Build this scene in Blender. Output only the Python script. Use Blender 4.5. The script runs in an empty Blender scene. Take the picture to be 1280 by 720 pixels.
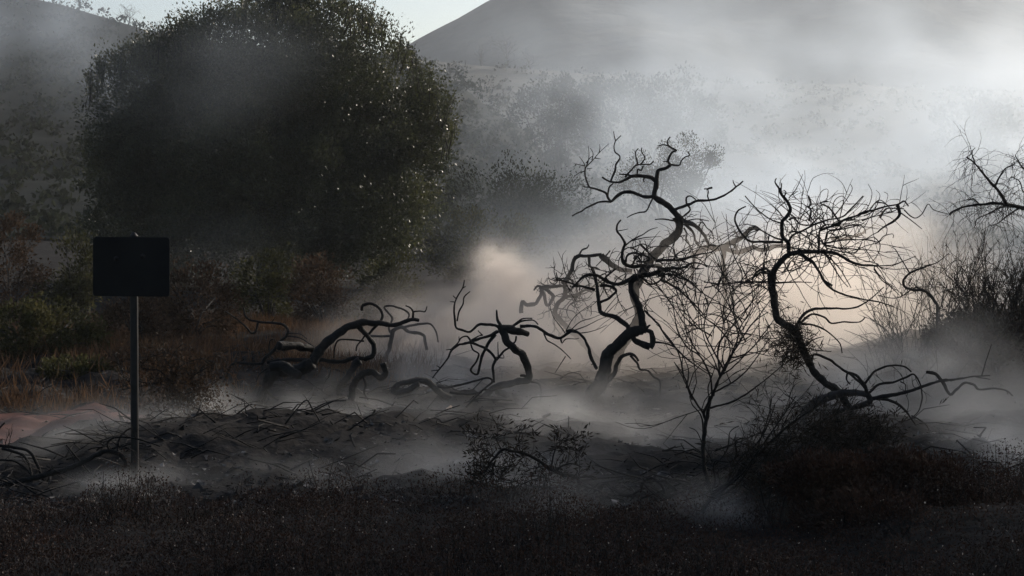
import bpy, math, random
import numpy as np
from mathutils import Vector, noise as mnoise

S = bpy.context.scene
COL = S.collection
R = math.radians
rng = random.Random(7)
nrng = np.random.default_rng(11)

# ------------------------------------------------------------------ camera
LENS, CAM_H, PITCH = 60.0, 2.06, math.atan(80.0 / 2133.3)
FPX = 1280 * LENS / 36.0
cam_data = bpy.data.cameras.new('camera')
cam_data.lens = LENS
cam_data.clip_end = 6000
cam = bpy.data.objects.new('camera', cam_data)
COL.objects.link(cam)
cam.location = (0, 0, CAM_H)
cam.rotation_euler = (math.pi / 2 - PITCH, 0, 0)
S.camera = cam

# ------------------------------------------------------------------ sky, sun, exposure
SUN_AZ, SUN_EL = R(40), R(25)
world = bpy.data.worlds.new('World')
S.world = world
world.use_nodes = True
wn = world.node_tree
sky = wn.nodes.new('ShaderNodeTexSky')
sky.sky_type = 'NISHITA'
sky.sun_disc = False
sky.sun_elevation, sky.sun_rotation = SUN_EL, SUN_AZ
sky.air_density, sky.dust_density, sky.ozone_density = 1.0, 1.8, 1.3
wn.links.new(sky.outputs[0], wn.nodes['Background'].inputs[0])
wn.nodes['Background'].inputs[1].default_value = 0.12
sd = bpy.data.lights.new('sun', 'SUN')
sd.energy, sd.angle, sd.color = 5.0, R(0.6), (1.0, 0.90, 0.77)
sun = bpy.data.objects.new('sun', sd)
COL.objects.link(sun)
to_sun = Vector((math.sin(SUN_AZ) * math.cos(SUN_EL), math.cos(SUN_AZ) * math.cos(SUN_EL), math.sin(SUN_EL)))
sun.rotation_euler = (-to_sun).to_track_quat('-Z', 'Y').to_euler()
S.view_settings.view_transform = 'Standard'
S.view_settings.look = 'None'
S.view_settings.exposure = 0.0
S.view_settings.gamma = 1.0
cy = S.cycles
cy.use_denoising = True
cy.adaptive_threshold = 0.02
cy.max_bounces = 6
cy.diffuse_bounces = 2
cy.glossy_bounces = 2
cy.transmission_bounces = 2
cy.volume_bounces = 2
cy.transparent_max_bounces = 8
cy.sample_clamp_indirect = 4
cy.volume_step_rate = 1.0
cy.volume_max_steps = 256

# ------------------------------------------------------------------ where things stand
FWD = Vector((0, math.cos(PITCH), -math.sin(PITCH)))
UP = Vector((0, math.sin(PITCH), math.cos(PITCH)))
RT = Vector((1, 0, 0))
EYE = Vector((0, 0, CAM_H))


def at(px, py, d):
    """the point of the place seen at a photo pixel, d metres deep"""
    return EYE + d * (FWD + RT * ((px - 640) / FPX) + UP * ((360 - py) / FPX))


def sstep(a, b, x):
    t = min(1, max(0, (x - a) / (b - a)))
    return t * t * (3 - 2 * t)


def gauss(x, y, cx, cy_, rx, ry):
    return math.exp(-((x - cx) / rx) ** 2 - ((y - cy_) / ry) ** 2)


def gz(x, y):
    """height of the ground"""
    z = 0.10 * mnoise.noise((x * .35, y * .35, 1.3)) + 0.05 * mnoise.noise((x * 1.1, y * 1.1, 4.3))
    if y < 60:
        z += 0.022 * mnoise.noise((x * 4.1, y * 4.1, 2.3))
        if y < 30:
            b = sstep(11.5, 13.5, y) * (1 - sstep(22, 30, y))
            z += b * (.10 * mnoise.noise((x * 1.9, y * 1.9, 8.1)) + .09 * abs(mnoise.noise((x * 3.3, y * 3.3, 5.2))) + .045 * mnoise.noise((x * 8.3, y * 8.3, 6.2)))
    z += 0.30 * gauss(x, y, -2.7, 15.4, 2.2, 1.6)          # heap of burnt litter
    z += 0.22 * gauss(x, y, -0.6, 17.5, 1.6, 1.6)
    z += 0.95 * gauss(x, y, 7.6, 23.0, 2.6, 3.2)           # bank on the right
    z += 0.30 * gauss(x, y, 3.1, 10.6, 1.2, 1.0)
    z += 0.35 * gauss(x, y, -5.0, 22, 2.5, 3)
    z += 0.04 * (min(y, 110) - 36) * (y > 36) + 0.02 * max(0, -x - 6) * sstep(18, 40, y)
    return z


# ------------------------------------------------------------------ helpers
def link(o, parent=None, label=None, cat=None, group=None, kind=None):
    if o.name not in COL.objects:
        COL.objects.link(o)
    if parent is not None:
        o.parent = parent
        o.matrix_parent_inverse = parent.matrix_basis.inverted()
    if label: o['label'] = label
    if cat: o['category'] = cat
    if group: o['group'] = group
    if kind: o['kind'] = kind
    return o


def thing(name, loc, label, cat, group=None):
    o = bpy.data.objects.new(name, None)
    o.empty_display_size = .2
    o.location = loc
    return link(o, None, label, cat, group)


def mesh_obj(name, verts, faces, mat, parent=None, smooth=True, **k):
    me = bpy.data.meshes.new(name)
    if isinstance(verts, np.ndarray) and isinstance(faces, np.ndarray):
        nv, (nf, q) = len(verts), faces.shape
        me.vertices.add(nv)
        me.vertices.foreach_set('co', verts.astype(np.float32).ravel())
        me.loops.add(nf * q)
        me.loops.foreach_set('vertex_index', faces.astype(np.int32).ravel())
        me.polygons.add(nf)
        me.polygons.foreach_set('loop_start', np.arange(0, nf * q, q, dtype=np.int32))
        me.update(calc_edges=True)
    else:
        me.from_pydata([tuple(v) for v in verts], [], faces)
    if smooth:
        me.polygons.foreach_set('use_smooth', [True] * len(me.polygons))
    me.materials.append(mat)
    me.update()
    return link(bpy.data.objects.new(name, me), parent, **k)


def N(nt, typ, **kw):
    n = nt.nodes.new(typ)
    for k, v in kw.items():
        if k in ('operation', 'noise_dimensions', 'data_type', 'blend_type', 'interpolation_type', 'feature', 'mode'):
            setattr(n, k, v)
    return n


def mat(name, c1, c2, scale=4.0, rough=0.9, bump=0.3, detail=6, spec=0.2, c3=None, bdist=0.02, trans=0.0, rnd=False, attr_scale=None):
    m = bpy.data.materials.new(name)
    m.use_nodes = True
    nt = m.node_tree
    b = nt.nodes['Principled BSDF']
    b.inputs['Roughness'].default_value = rough
    b.inputs['Specular IOR Level'].default_value = spec
    co = nt.nodes.new('ShaderNodeTexCoord')
    no = nt.nodes.new('ShaderNodeTexNoise')
    no.inputs['Scale'].default_value = scale
    no.inputs['Detail'].default_value = detail
    no.inputs['Roughness'].default_value = 0.62
    geo = nt.nodes.new('ShaderNodeNewGeometry')
    nt.links.new(geo.outputs['Position'], no.inputs['Vector'])
    ra = nt.nodes.new('ShaderNodeValToRGB')
    ra.color_ramp.elements[0].position = 0.33
    ra.color_ramp.elements[1].position = 0.68
    ra.color_ramp.elements[0].color = (*c1, 1)
    ra.color_ramp.elements[1].color = (*c2, 1)
    if c3:
        e = ra.color_ramp.elements.new(0.80)
        e.color = (*c3, 1)
    nt.links.new(no.outputs['Fac'], ra.inputs['Fac'])
    out = ra.outputs['Color']
    if rnd:
        hs = nt.nodes.new('ShaderNodeHueSaturation')
        mr = nt.nodes.new('ShaderNodeMapRange')
        mr.inputs['To Min'].default_value, mr.inputs['To Max'].default_value = .55, 1.5
        nt.links.new(geo.outputs['Random Per Island'], mr.inputs['Value'])
        nt.links.new(mr.outputs[0], hs.inputs['Value'])
        nt.links.new(out, hs.inputs['Color'])
        out = hs.outputs['Color']
    nt.links.new(out, b.inputs['Base Color'])
    if bump:
        n2 = nt.nodes.new('ShaderNodeTexNoise')
        n2.inputs['Scale'].default_value = scale * 3.1
        n2.inputs['Detail'].default_value = 5
        nt.links.new(geo.outputs['Position'], n2.inputs['Vector'])
        bp = nt.nodes.new('ShaderNodeBump')
        bp.inputs['Strength'].default_value = bump
        bp.inputs['Distance'].default_value = bdist
        nt.links.new(n2.outputs['Fac'], bp.inputs['Height'])
        nt.links.new(bp.outputs[0], b.inputs['Normal'])
    if trans:
        tr = nt.nodes.new('ShaderNodeBsdfTranslucent')
        nt.links.new(out, tr.inputs['Color'])
        mx = nt.nodes.new('ShaderNodeMixShader')
        mx.inputs[0].default_value = trans
        nt.links.new(b.outputs[0], mx.inputs[1])
        nt.links.new(tr.outputs[0], mx.inputs[2])
        nt.links.new(mx.outputs[0], nt.nodes['Material Output'].inputs['Surface'])
    return m


M_GROUND = mat('scorched_soil', (.010, .009, .0085), (.028, .025, .023), 2.6, .95, 1.0, 12, .05, (.12, .11, .102), .05)
M_CHAR = mat('charred_wood', (.007, .0065, .006), (.018, .016, .015), 9, .75, .9, 8, .12, None, .02)
M_CHARGREY = mat('ashy_wood', (.012, .011, .011), (.042, .037, .034), 6, .85, .9, 8, .2, None, .02)
M_PATH = mat('red_dirt', (.055, .028, .024), (.12, .056, .046), 1.3, .95, .6, 9, .05, (.17, .09, .075), .03)
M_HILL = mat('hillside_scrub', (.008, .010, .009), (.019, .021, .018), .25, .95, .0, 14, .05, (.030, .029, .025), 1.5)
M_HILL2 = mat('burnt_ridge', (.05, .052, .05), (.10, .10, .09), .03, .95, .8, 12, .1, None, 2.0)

# ------------------------------------------------------------------ ground and hills
def ground_sheet():
    ys = np.concatenate([np.arange(3, 11, .25), np.arange(11, 24, .085), np.arange(24, 36, .25), np.geomspace(36, 900, 100)])
    verts, faces = [], []
    nx = 250
    for j, y in enumerate(ys):
        half = 5 + y * .62
        for i in range(nx):
            u = i / (nx - 1) * 2 - 1
            x = half * (0.7 * u + 0.3 * u ** 3)
            verts.append((x, y, gz(x, y) if y < 260 else gz(x, 260)))
    for j in range(len(ys) - 1):
        for i in range(nx - 1):
            a = j * nx + i
            faces.append((a, a + 1, a + nx + 1, a + nx))
    return mesh_obj('ground', np.array(verts), np.array(faces), M_GROUND, kind='structure')


ground_sheet()


def hill(name, d, ridge, depth, material, rough, foot=0.0, nx=150, ny=46, seed=1.0, amp=1.0):
    """ridge: photo pixels of its skyline at distance d; the slope falls towards the camera"""
    pts = [at(px, py, d) for px, py in ridge]
    xs = [p.x for p in pts]
    zs = [p.z for p in pts]
    verts, faces = [], []
    for j in range(ny):
        t = j / (ny - 1) * 1.35           # past the crest it falls off behind
        for i in range(nx):
            x = xs[0] + (xs[-1] - xs[0]) * i / (nx - 1)
            zc = float(np.interp(x, xs, zs))
            y = d - depth + depth * t
            s = t if t <= 1 else 1 - (t - 1) * 1.2
            prof = s * (0.55 + 0.45 * s) if t <= 1 else s
            n = mnoise.fractal((x / rough * .9, y / rough * .9, seed), 0.9, 2.0, 6)
            gully = abs(mnoise.noise((x / rough * .45, y / rough * .12, seed + 5)))
            z = foot + (zc - foot) * prof + amp * rough * (.10 * n - .16 * gully * math.sin(min(1, t) * math.pi)) * (0.25 + .75 * math.sin(min(1, t) * math.pi))
            verts.append((x, y, z))
    for j in range(ny - 1):
        for i in range(nx - 1):
            a = j * nx + i
            faces.append((a, a + 1, a + nx + 1, a + nx))
    return mesh_obj(name, np.array(verts), np.array(faces), material, kind='structure')


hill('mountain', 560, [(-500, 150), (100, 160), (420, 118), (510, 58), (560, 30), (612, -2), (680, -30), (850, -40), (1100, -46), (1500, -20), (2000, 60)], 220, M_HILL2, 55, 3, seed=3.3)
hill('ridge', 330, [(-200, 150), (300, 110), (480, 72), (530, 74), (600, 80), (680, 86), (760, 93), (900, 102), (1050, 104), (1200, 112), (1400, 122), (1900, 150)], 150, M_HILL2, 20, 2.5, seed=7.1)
hill('hillside', 150, [(-900, -120), (-300, -60), (-60, -18), (40, -2), (75, 6), (130, 22), (190, 40), (300, 58), (420, 66), (500, 70), (540, 86), (575, 106), (610, 134), (650, 160), (690, 205), (720, 250), (760, 292), (830, 318), (1000, 330)], 85, M_HILL, 9, 1.5, nx=240, ny=90, seed=9.7, amp=.4)

# red dirt path on the left, a strip that follows the ground
def path_strip():
    verts, faces = [], []
    n, w = 70, 34
    for i in range(n):
        t = i / (n - 1)
        cx = -9.5 + 6.3 * t
        cyy = 15.6 + 1.0 * math.sin(t * 1.5)
        for j in range(w):
            s = j / (w - 1) - .5
            wid = 4.6 * (1 - .70 * t ** 1.5) + .9 * mnoise.noise((t * 7, 0, .5 + (s > 0))) + .4 * mnoise.noise((t * 19, 0, .5 + (s > 0)))
            x, y = cx + s * .4, cyy + s * wid
            verts.append((x, y, gz(x, y) + .03 - .06 * sstep(.36, .5, abs(s)) - .08 * sstep(.9, 1, t)))
    for i in range(n - 1):
        for j in range(w - 1):
            a = i * w + j
            faces.append((a, a + w, a + w + 1, a + 1))
    mesh_obj('path', np.array(verts), np.array(faces), M_PATH, kind='structure')


path_strip()

# ------------------------------------------------------------------ branches
def catmull(pts, per):
    out = []
    n = len(pts)
    for i in range(n - 1):
        p0, p1, p2, p3 = pts[max(0, i - 1)], pts[i], pts[i + 1], pts[min(n - 1, i + 2)]
        m = max(2, per(p1, p2))
        for k in range(m):
            t = k / m
            t2, t3 = t * t, t * t * t
            out.append(tuple(.5 * (2 * b + (c - a) * t + (2 * a - 5 * b + 4 * c - d) * t2 + (3 * b - a - 3 * c + d) * t3)
                             for a, b, c, d in zip(p0, p1, p2, p3)))
    out.append(tuple(pts[-1]))
    return out


def tube(V, F, pts, rad, sides, knob=.0, seed=0.0):
    """adds a tapered tube along 3-D points to the lists V (verts) and F (quads)"""
    n = len(pts)
    t = (pts[1] - pts[0]).normalized()
    a = t.cross(Vector((0.31, 0.2, .93)))
    if a.length < 1e-4: a = t.cross(Vector((1, 0, 0)))
    a.normalize()
    base = len(V)
    for i, p in enumerate(pts):
        t2 = (pts[min(i + 1, n - 1)] - pts[max(i - 1, 0)])
        if t2.length > 1e-9:
            t2.normalize()
            a = (a - t2 * a.dot(t2))
            if a.length < 1e-6: a = t2.cross(Vector((.5, .6, .62)))
            a.normalize()
            t = t2
        b = t.cross(a)
        for k in range(sides):
            th = 2 * math.pi * k / sides
            r = rad[i]
            if knob:
                r *= 1 + knob * mnoise.noise((p.x * 9 + math.cos(th) * 1.3 + seed, p.y * 9 + math.sin(th) * 1.3, p.z * 9))
            V.append(p + (a * math.cos(th) + b * math.sin(th)) * r)
    for i in range(n - 1):
        for k in range(sides):
            q, w = base + i * sides + k, base + i * sides + (k + 1) % sides
            F.append((q, w, w + sides, q + sides))
    for e, ring in ((0, base), (n - 1, base + (n - 1) * sides)):          # closed ends
        c = len(V)
        V.append(pts[e])
        for k in range(sides):
            q, w = ring + k, ring + (k + 1) % sides
            F.append((w, q, c, c) if e == 0 else (q, w, c, c))


def fix(F):
    return [tuple(dict.fromkeys(f)) for f in F]


Z1, Z2, Z3, Z4 = (640, 160, 4), (640, 320, 4), (880, 180, 4), (880, 340, 3.2)
Z5, Z6, Z7, Z8 = (800, 495, 2.6667), (240, 340, 4), (480, 340, 4), (400, 500, 3.2)
ZA, ZB, ZC, ZD, ZQ, PX = (0, 380, 3.2), (0, 500, 3.2), (1080, 160, 3.6), (1080, 300, 3.6), (640, 360, 2), (0, 0, 1)


class Woody:
    """a tree or fallen limb whose branches follow traced lines, each bending in depth on its own"""

    def __init__(self, name, label, cat, base_px, d, material=None, wob=.5, group=None, seed=1):
        b = at(*base_px, d)
        self.root = thing(name, (b.x, b.y, gz(b.x, b.y)), label, cat, group)
        self.d, self.mat, self.wob = d, material or M_CHAR, wob
        self.samples = []           # px, py, depth, radius
        self.TV, self.TF = [], []
        self.r = random.Random(seed)
        self.n = 0

    def near(self, x, y):
        best, bd = None, 1e9
        for s in self.samples:
            q = (s[0] - x) ** 2 + (s[1] - y) ** 2
            if q < bd: bd, best = q, s
        return best, math.sqrt(bd)

    def br(self, Z, w0, w1, txt, name=None, to_ground=False, mat=None, d=None):
        c = [float(q) for q in txt.replace(',', ' ').split()]
        P = [(Z[0] + c[i] / Z[2], Z[1] + c[i + 1] / Z[2]) for i in range(0, len(c), 2)]
        d0 = self.d if d is None else d
        if self.samples and d is None:
            s, q = self.near(*P[0])
            if q < 9: d0 = s[2]
            s2, q2 = self.near(*P[-1])
            d1 = s2[2] if q2 < 4 else None
        else:
            d1 = None
        lens = [0]
        for a, b in zip(P, P[1:]): lens.append(lens[-1] + math.hypot(b[0] - a[0], b[1] - a[1]))
        tot = max(lens[-1], 1e-3)
        Lw = tot * d0 / FPX
        slope = self.r.uniform(-1, 1) * self.wob * Lw
        if name == 'trunk': slope *= .3
        if d1 is not None: slope = d1 - d0
        amp, ph, fr = .12 * self.wob * Lw * self.r.uniform(.4, 1), self.r.uniform(0, 6.28), self.r.uniform(1, 2.4)
        pts = []
        for (x, y), l in zip(P, lens):
            u = l / tot
            dd = d0 + slope * u + amp * (math.sin(ph + fr * 3 * u) - math.sin(ph)) * u * (1 - u if d1 is not None else 1)
            w = w0 + (w1 - w0) * u
            pts.append((x, y, dd, w))
        D = catmull(pts, lambda a, b: int(math.hypot(b[0] - a[0], b[1] - a[1]) / 2.6) + 1)
        pp, rr = [], []
        for x, y, dd, w in D:
            jit = .22 * min(w, 6)
            jx = jit * mnoise.noise((x * .12, y * .12, self.n * 1.7))
            jy = jit * mnoise.noise((x * .12, y * .12, self.n * 1.7 + 9))
            pp.append(at(x + jx, y + jy, dd))
            rr.append(max(.32, w * .5) * dd / FPX * (1 + .16 * mnoise.noise((x * .2, y * .2, self.n + .5))))
            self.samples.append((x, y, dd, rr[-1]))
        if to_ground:                                # the foot goes on down into the soil
            p = pp[0]
            g = gz(p.x, p.y) - .12
            if p.z > g:
                pp.insert(0, Vector((p.x, p.y, g)))
                rr.insert(0, rr[0] * 1.25)
        self.n += 1
        thick = max(w0, w1)
        if thick < 1.7 and name is None:
            tube(self.TV, self.TF, pp, rr, 4)
            return
        V, F = [], []
        tube(V, F, pp, rr, 9 if thick > 7 else 6, .22 if thick > 4 else .15, self.n)
        mesh_obj(name or 'branch', V, fix(F), mat or self.mat, self.root)

    def twigs(self, n, lo, hi, w=1.0, up=.3, curl=.6, box=None, flat=.6, gen=1, out=None, droop=0.0):
        """n fine twigs that leave the branches inside a pixel box; lengths in pixels"""
        S_ = [s for s in self.samples if box is None or (box[0] <= s[0] <= box[2] and box[1] <= s[1] <= box[3])]
        if not S_:
            print('EMPTY TWIG BOX', self.root['label'], box)
            return
        for _ in range(n):
            s = self.r.choice(S_)
            p = at(s[0], s[1], s[2])
            k = s[2] / FPX
            L_ = self.r.uniform(lo, hi) * k
            v = Vector((self.r.gauss(0, 1), self.r.gauss(0, flat), self.r.gauss(0, 1) + up * 2))
            if out: v += Vector(out) * 1.5
            self.grow(p, v.normalized(), L_, w * .5 * k, curl, gen, droop)

    def grow(self, p, v, L_, rad, curl, gen, droop=0.0):
        n = 7
        pts, rr = [p.copy()], [rad]
        bend = Vector((self.r.gauss(0, 1), self.r.gauss(0, .7), self.r.gauss(0, 1))) * curl
        for i in range(n):
            v = (v + bend * (1.6 / n) + Vector((self.r.gauss(0, .13), self.r.gauss(0, .13), self.r.gauss(0, .13) - droop * 1.4 / n))).normalized()
            p = p + v * (L_ / n)
            pts.append(p.copy())
            rr.append(max(rad * (1 - .65 * (i + 1) / n), rad * .3))
            if gen > 0 and i in (1, 3, 4) and self.r.random() < .75:
                sd_ = Vector((self.r.gauss(0, 1), self.r.gauss(0, .7), self.r.gauss(0, 1)))
                self.grow(p, (v + sd_ * .6).normalized(), L_ * self.r.uniform(.3, .6), rad * .75, curl, gen - 1, droop)
        tube(self.TV, self.TF, pts, rr, 3)
        self.tips = getattr(self, 'tips', [])
        self.tips.append((pts[-1], v)); self.tips.append((pts[4], v))

    def done(self, mat=None):
        if self.TV:
            mesh_obj('twigs', self.TV, fix(self.TF), mat or self.mat, self.root, kind='stuff')
        return self


def leaf_quads(P, D, size, aspect=.45, jit=.6, bend=True):
    """P, D: numpy points and directions; returns verts, faces of one quad leaf each"""
    n = len(P)
    d = D + nrng.normal(0, jit, (n, 3))
    d /= np.linalg.norm(d, axis=1)[:, None] + 1e-9
    s = np.cross(d, nrng.normal(0, 1, (n, 3)))
    s /= np.linalg.norm(s, axis=1)[:, None] + 1e-9
    L_ = (size * nrng.uniform(.6, 1.35, n))[:, None]
    w = L_ * aspect * .5
    V = np.empty((n, 4, 3))
    V[:, 0] = P
    V[:, 1] = P + d * L_ * .5 + s * w
    V[:, 2] = P + d * L_
    V[:, 3] = P + d * L_ * .5 - s * w
    return V.reshape(-1, 3), np.arange(n * 4).reshape(n, 4)

# ------------------------------------------------------------------ the burnt trees, traced branch by branch
def tall_tree():
    t = Woody('burnt_tree', 'tall charred tree with crooked arms and curled twig ends rising highest in the smoke', 'tree', (762, 470), 24.0, group='burnt trees', seed=3)
    t.br(PX, 13, 10, '764 486 774 442 790 412 799 392 793 366 801 347 815 322 830 307 843 296 850 281 846 271', 'trunk', True)
    B = t.br
    B(Z1, 9, 4, '845,460 800,410 760,375 715,340 720,290 722,245 735,212 770,200 792,183')
    B(Z1, 3.2, 1.8, '792,183 780,168 790,140 805,118 822,112 800,100 780,85 778,65 792,45')
    B(Z1, 2, 1.1, '778,88 755,84 730,90')
    B(Z1, 2.6, 1.5, '792,183 835,187 845,165 865,145 888,138 880,118')
    B(Z1, 2, 1.2, '785,170 765,166 754,168')
    B(Z1, 6, 2, '720,262 690,248 650,240 600,242 570,258 540,270 500,270 470,258 450,245')
    B(Z1, 3, 1.5, '600,242 570,232 535,232')
    B(Z1, 3, 1.1, '500,268 495,260 515,215 520,185 540,145 515,120 510,95 518,65 545,38')
    B(Z1, 1.5, .8, '518,65 512,40 508,15')
    B(Z1, 2.6, 1.5, '565,245 575,235 600,205 625,185 660,182 690,182 708,165')
    B(Z1, 2.4, 1.2, '628,182 620,145 618,120 632,102')
    B(Z1, 2.4, 1.2, '645,182 665,150 650,125 648,100')
    B(Z1, 2.2, 1.8, '655,190 645,212 630,205 627,228 628,240')
    B(Z1, 2.2, 1.2, '663,245 655,262 664,270')
    B(Z1, 5, 2, '712,345 660,345 625,330 590,320 555,322 520,345 497,368 480,350 470,325 430,308 390,296 375,270 365,230 368,195')
    B(Z1, 3, 1.8, '497,368 440,370 380,395 350,415 325,425 300,440')
    B(Z1, 2.3, 2, '480,340 485,300 505,278')
    B(Z1, 1.9, 1.2, '390,296 370,295 355,290')
    for q in ('368,195 380,170 385,130 382,90', '370,195 400,165 430,130 455,105 485,78', '365,190 340,185 312,178', '365,215 335,225 305,248',
              '365,185 350,160 335,142', '400,160 405,125 390,100', '415,150 445,155', '435,125 440,100 437,82', '375,205 402,200', '372,175 390,150 405,140'):
        B(Z1, 1.5, .6, q)
    B(Z1, 2.5, 1.2, '705,350 690,380 670,415 640,422 605,432 575,448')
    B(Z1, 4.5, 2, '800,412 850,395 890,380 920,365 985,362 1030,350 1080,325 1120,295 1155,265')
    B(Z1, 1.8, 1, '1120,295 1108,275 1105,260')
    B(Z1, 2.1, 1.4, '985,362 978,340 982,320 975,305 960,305')
    B(Z1, 2.4, 2.8, '975,306 990,300 1002,298')
    B(Z1, 2.6, 1.8, '875,390 872,350 895,340 918,358')
    B(Z1, 3, 2, '880,385 890,410 865,435 840,450')
    B(Z1, 3, 1.5, '845,468 800,462 760,455 715,457')
    B(Z1, 6, 3, '855,465 900,480 940,510 965,545 985,580 1020,590', mat=M_CHARGREY)
    B(Z1, 4, 2, '860,475 905,520 915,560 935,590 970,610', mat=M_CHARGREY)
    B(Z1, 2, 1, '870,465 920,455 960,460 985,465')
    B(Z1, 2.4, 1, '860,500 875,530 870,560 890,590 895,615')
    B(Z1, 1.8, 1, '930,495 950,470 975,500 1000,520 1010,560')
    B(Z1, 1.8, 1, '850,540 820,545 870,535')
    t.twigs(26, 10, 34, 1.2, .0, .9, (845, 268, 905, 312))
    t.done()


def main_tree():
    t = Woody('burnt_tree', 'charred leaning tree with thick forked trunk and loop of wood in its fork', 'tree', (738, 505), 19.6, group='burnt trees', seed=5)
    B = t.br
    B(Z2, 21, 12, '372,760 400,690 440,640 458,580 475,510 520,450 590,385 655,372', 'trunk', True)
    B(Z2, 9.5, 6, '655,380 652,320 640,270 615,210 597,165 598,130 630,100 690,95 740,75')
    B(Z2, 7, 4, '590,385 580,350 530,315 480,295 445,280 435,240 430,200 425,150 415,100 400,60')
    B(Z2, 6, 9, '600,395 620,430 660,440 690,455')
    B(Z2, 8.5, 5, '692,458 706,425 695,380 668,370')
    B(Z2, 4, 1.8, '670,365 680,352 692,345')
    B(Z2, 4, 1.5, '415,170 385,160 340,150 300,140 260,125 215,120')
    B(Z2, 1.8, 1.2, '228,125 225,100 220,82')
    B(Z2, 4, 3, '435,235 480,215 510,190 520,170 490,150 440,150')
    B(Z2, 6.5, 3.5, '620,98 580,120 540,140 480,130 430,100 395,95')
    B(Z2, 4, 2, '395,95 360,100 330,130 300,160')
    B(Z2, 3.5, 2, '500,140 470,110 500,80 520,65')
    B(Z1, 6, 2, '690,690 640,690 590,690 560,670 548,630 560,595 565,575 545,540 525,515 525,485 545,460')
    B(Z1, 1.7, .8, '525,515 580,505'); B(Z1, 2.5, 1, '565,590 600,560 650,535 690,510 728,497')
    B(Z1, 2, .8, '600,565 650,550 700,545 745,543'); B(Z1, 1.8, 1, '600,600 650,580 680,590 705,600')
    B(Z1, 3, 2.2, '570,670 575,640 600,625 640,630 690,650 660,670 620,665'); B(Z1, 2.6, 3, '640,580 660,600 690,630 720,655')
    B(Z1, 2.4, 2, '600,690 620,650 660,620 640,640'); B(Z1, 7, 5, '740,715 735,690 700,690')
    B(Z1, 3.6, 1.3, '720,665 780,660 840,660 900,640 950,630 1000,620 1035,590')
    B(Z1, 1.8, 1, '900,640 940,660 975,690'); B(Z1, 2, 1, '840,660 890,680 920,705 960,700'); B(Z1, 1.5, .9, '815,662 812,630 808,605')
    B(Z2, 4, 1.5, '740,75 790,60 850,60 900,35 950,40 975,55')
    B(Z2, 3.4, 1.5, '740,115 790,140 840,175 880,210 930,260 970,310')
    B(Z2, 3, 1.2, '730,100 790,90 840,110 890,130 960,190 1040,235')
    B(Z2, 3, 2.2, '660,115 690,140 730,130 760,100 740,85')
    B(Z2, 2.2, 1.2, '780,100 830,95 880,120 930,150')
    B(Z2, 3, 1.6, '665,275 700,310 735,345 760,390 800,440 840,480 870,510 950,570 1000,600')
    B(Z2, 2.6, 2, '710,432 760,435 810,455')
    B(Z2, 7.5, 3, '470,630 510,590 525,540 545,505 580,490 615,500 632,525')
    B(Z2, 3.5, 2, '590,497 625,535 640,565 680,575 710,605 740,625 740,680 742,740')
    B(Z2, 4.5, 3.2, '425,565 400,520 385,470 365,420 340,390 300,370 270,378')
    B(Z2, 4, 3, '445,650 420,635 415,630')
    for q in ('265,385 240,350 210,310 195,270 190,240', '270,375 300,320 340,280 400,240', '290,375 340,330 400,310 450,290', '310,372 370,350 430,320 470,305',
              '300,380 350,385 420,370 475,345', '270,390 250,408 250,440', '405,540 395,545', '385,485 378,488', '460,285 500,230 545,185', '470,290 520,240 550,225'):
        B(Z2, 1.6, .7, q)
    t.twigs(60, 14, 46, 1.8, .1, 1.0, (740, 312, 850, 362), gen=1)
    t.twigs(34, 25, 75, 1.5, .0, .9, (800, 320, 905, 400), gen=1)
    t.twigs(14, 12, 36, 1.6, .1, .9, (690, 340, 745, 365))
    t.done()


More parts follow.
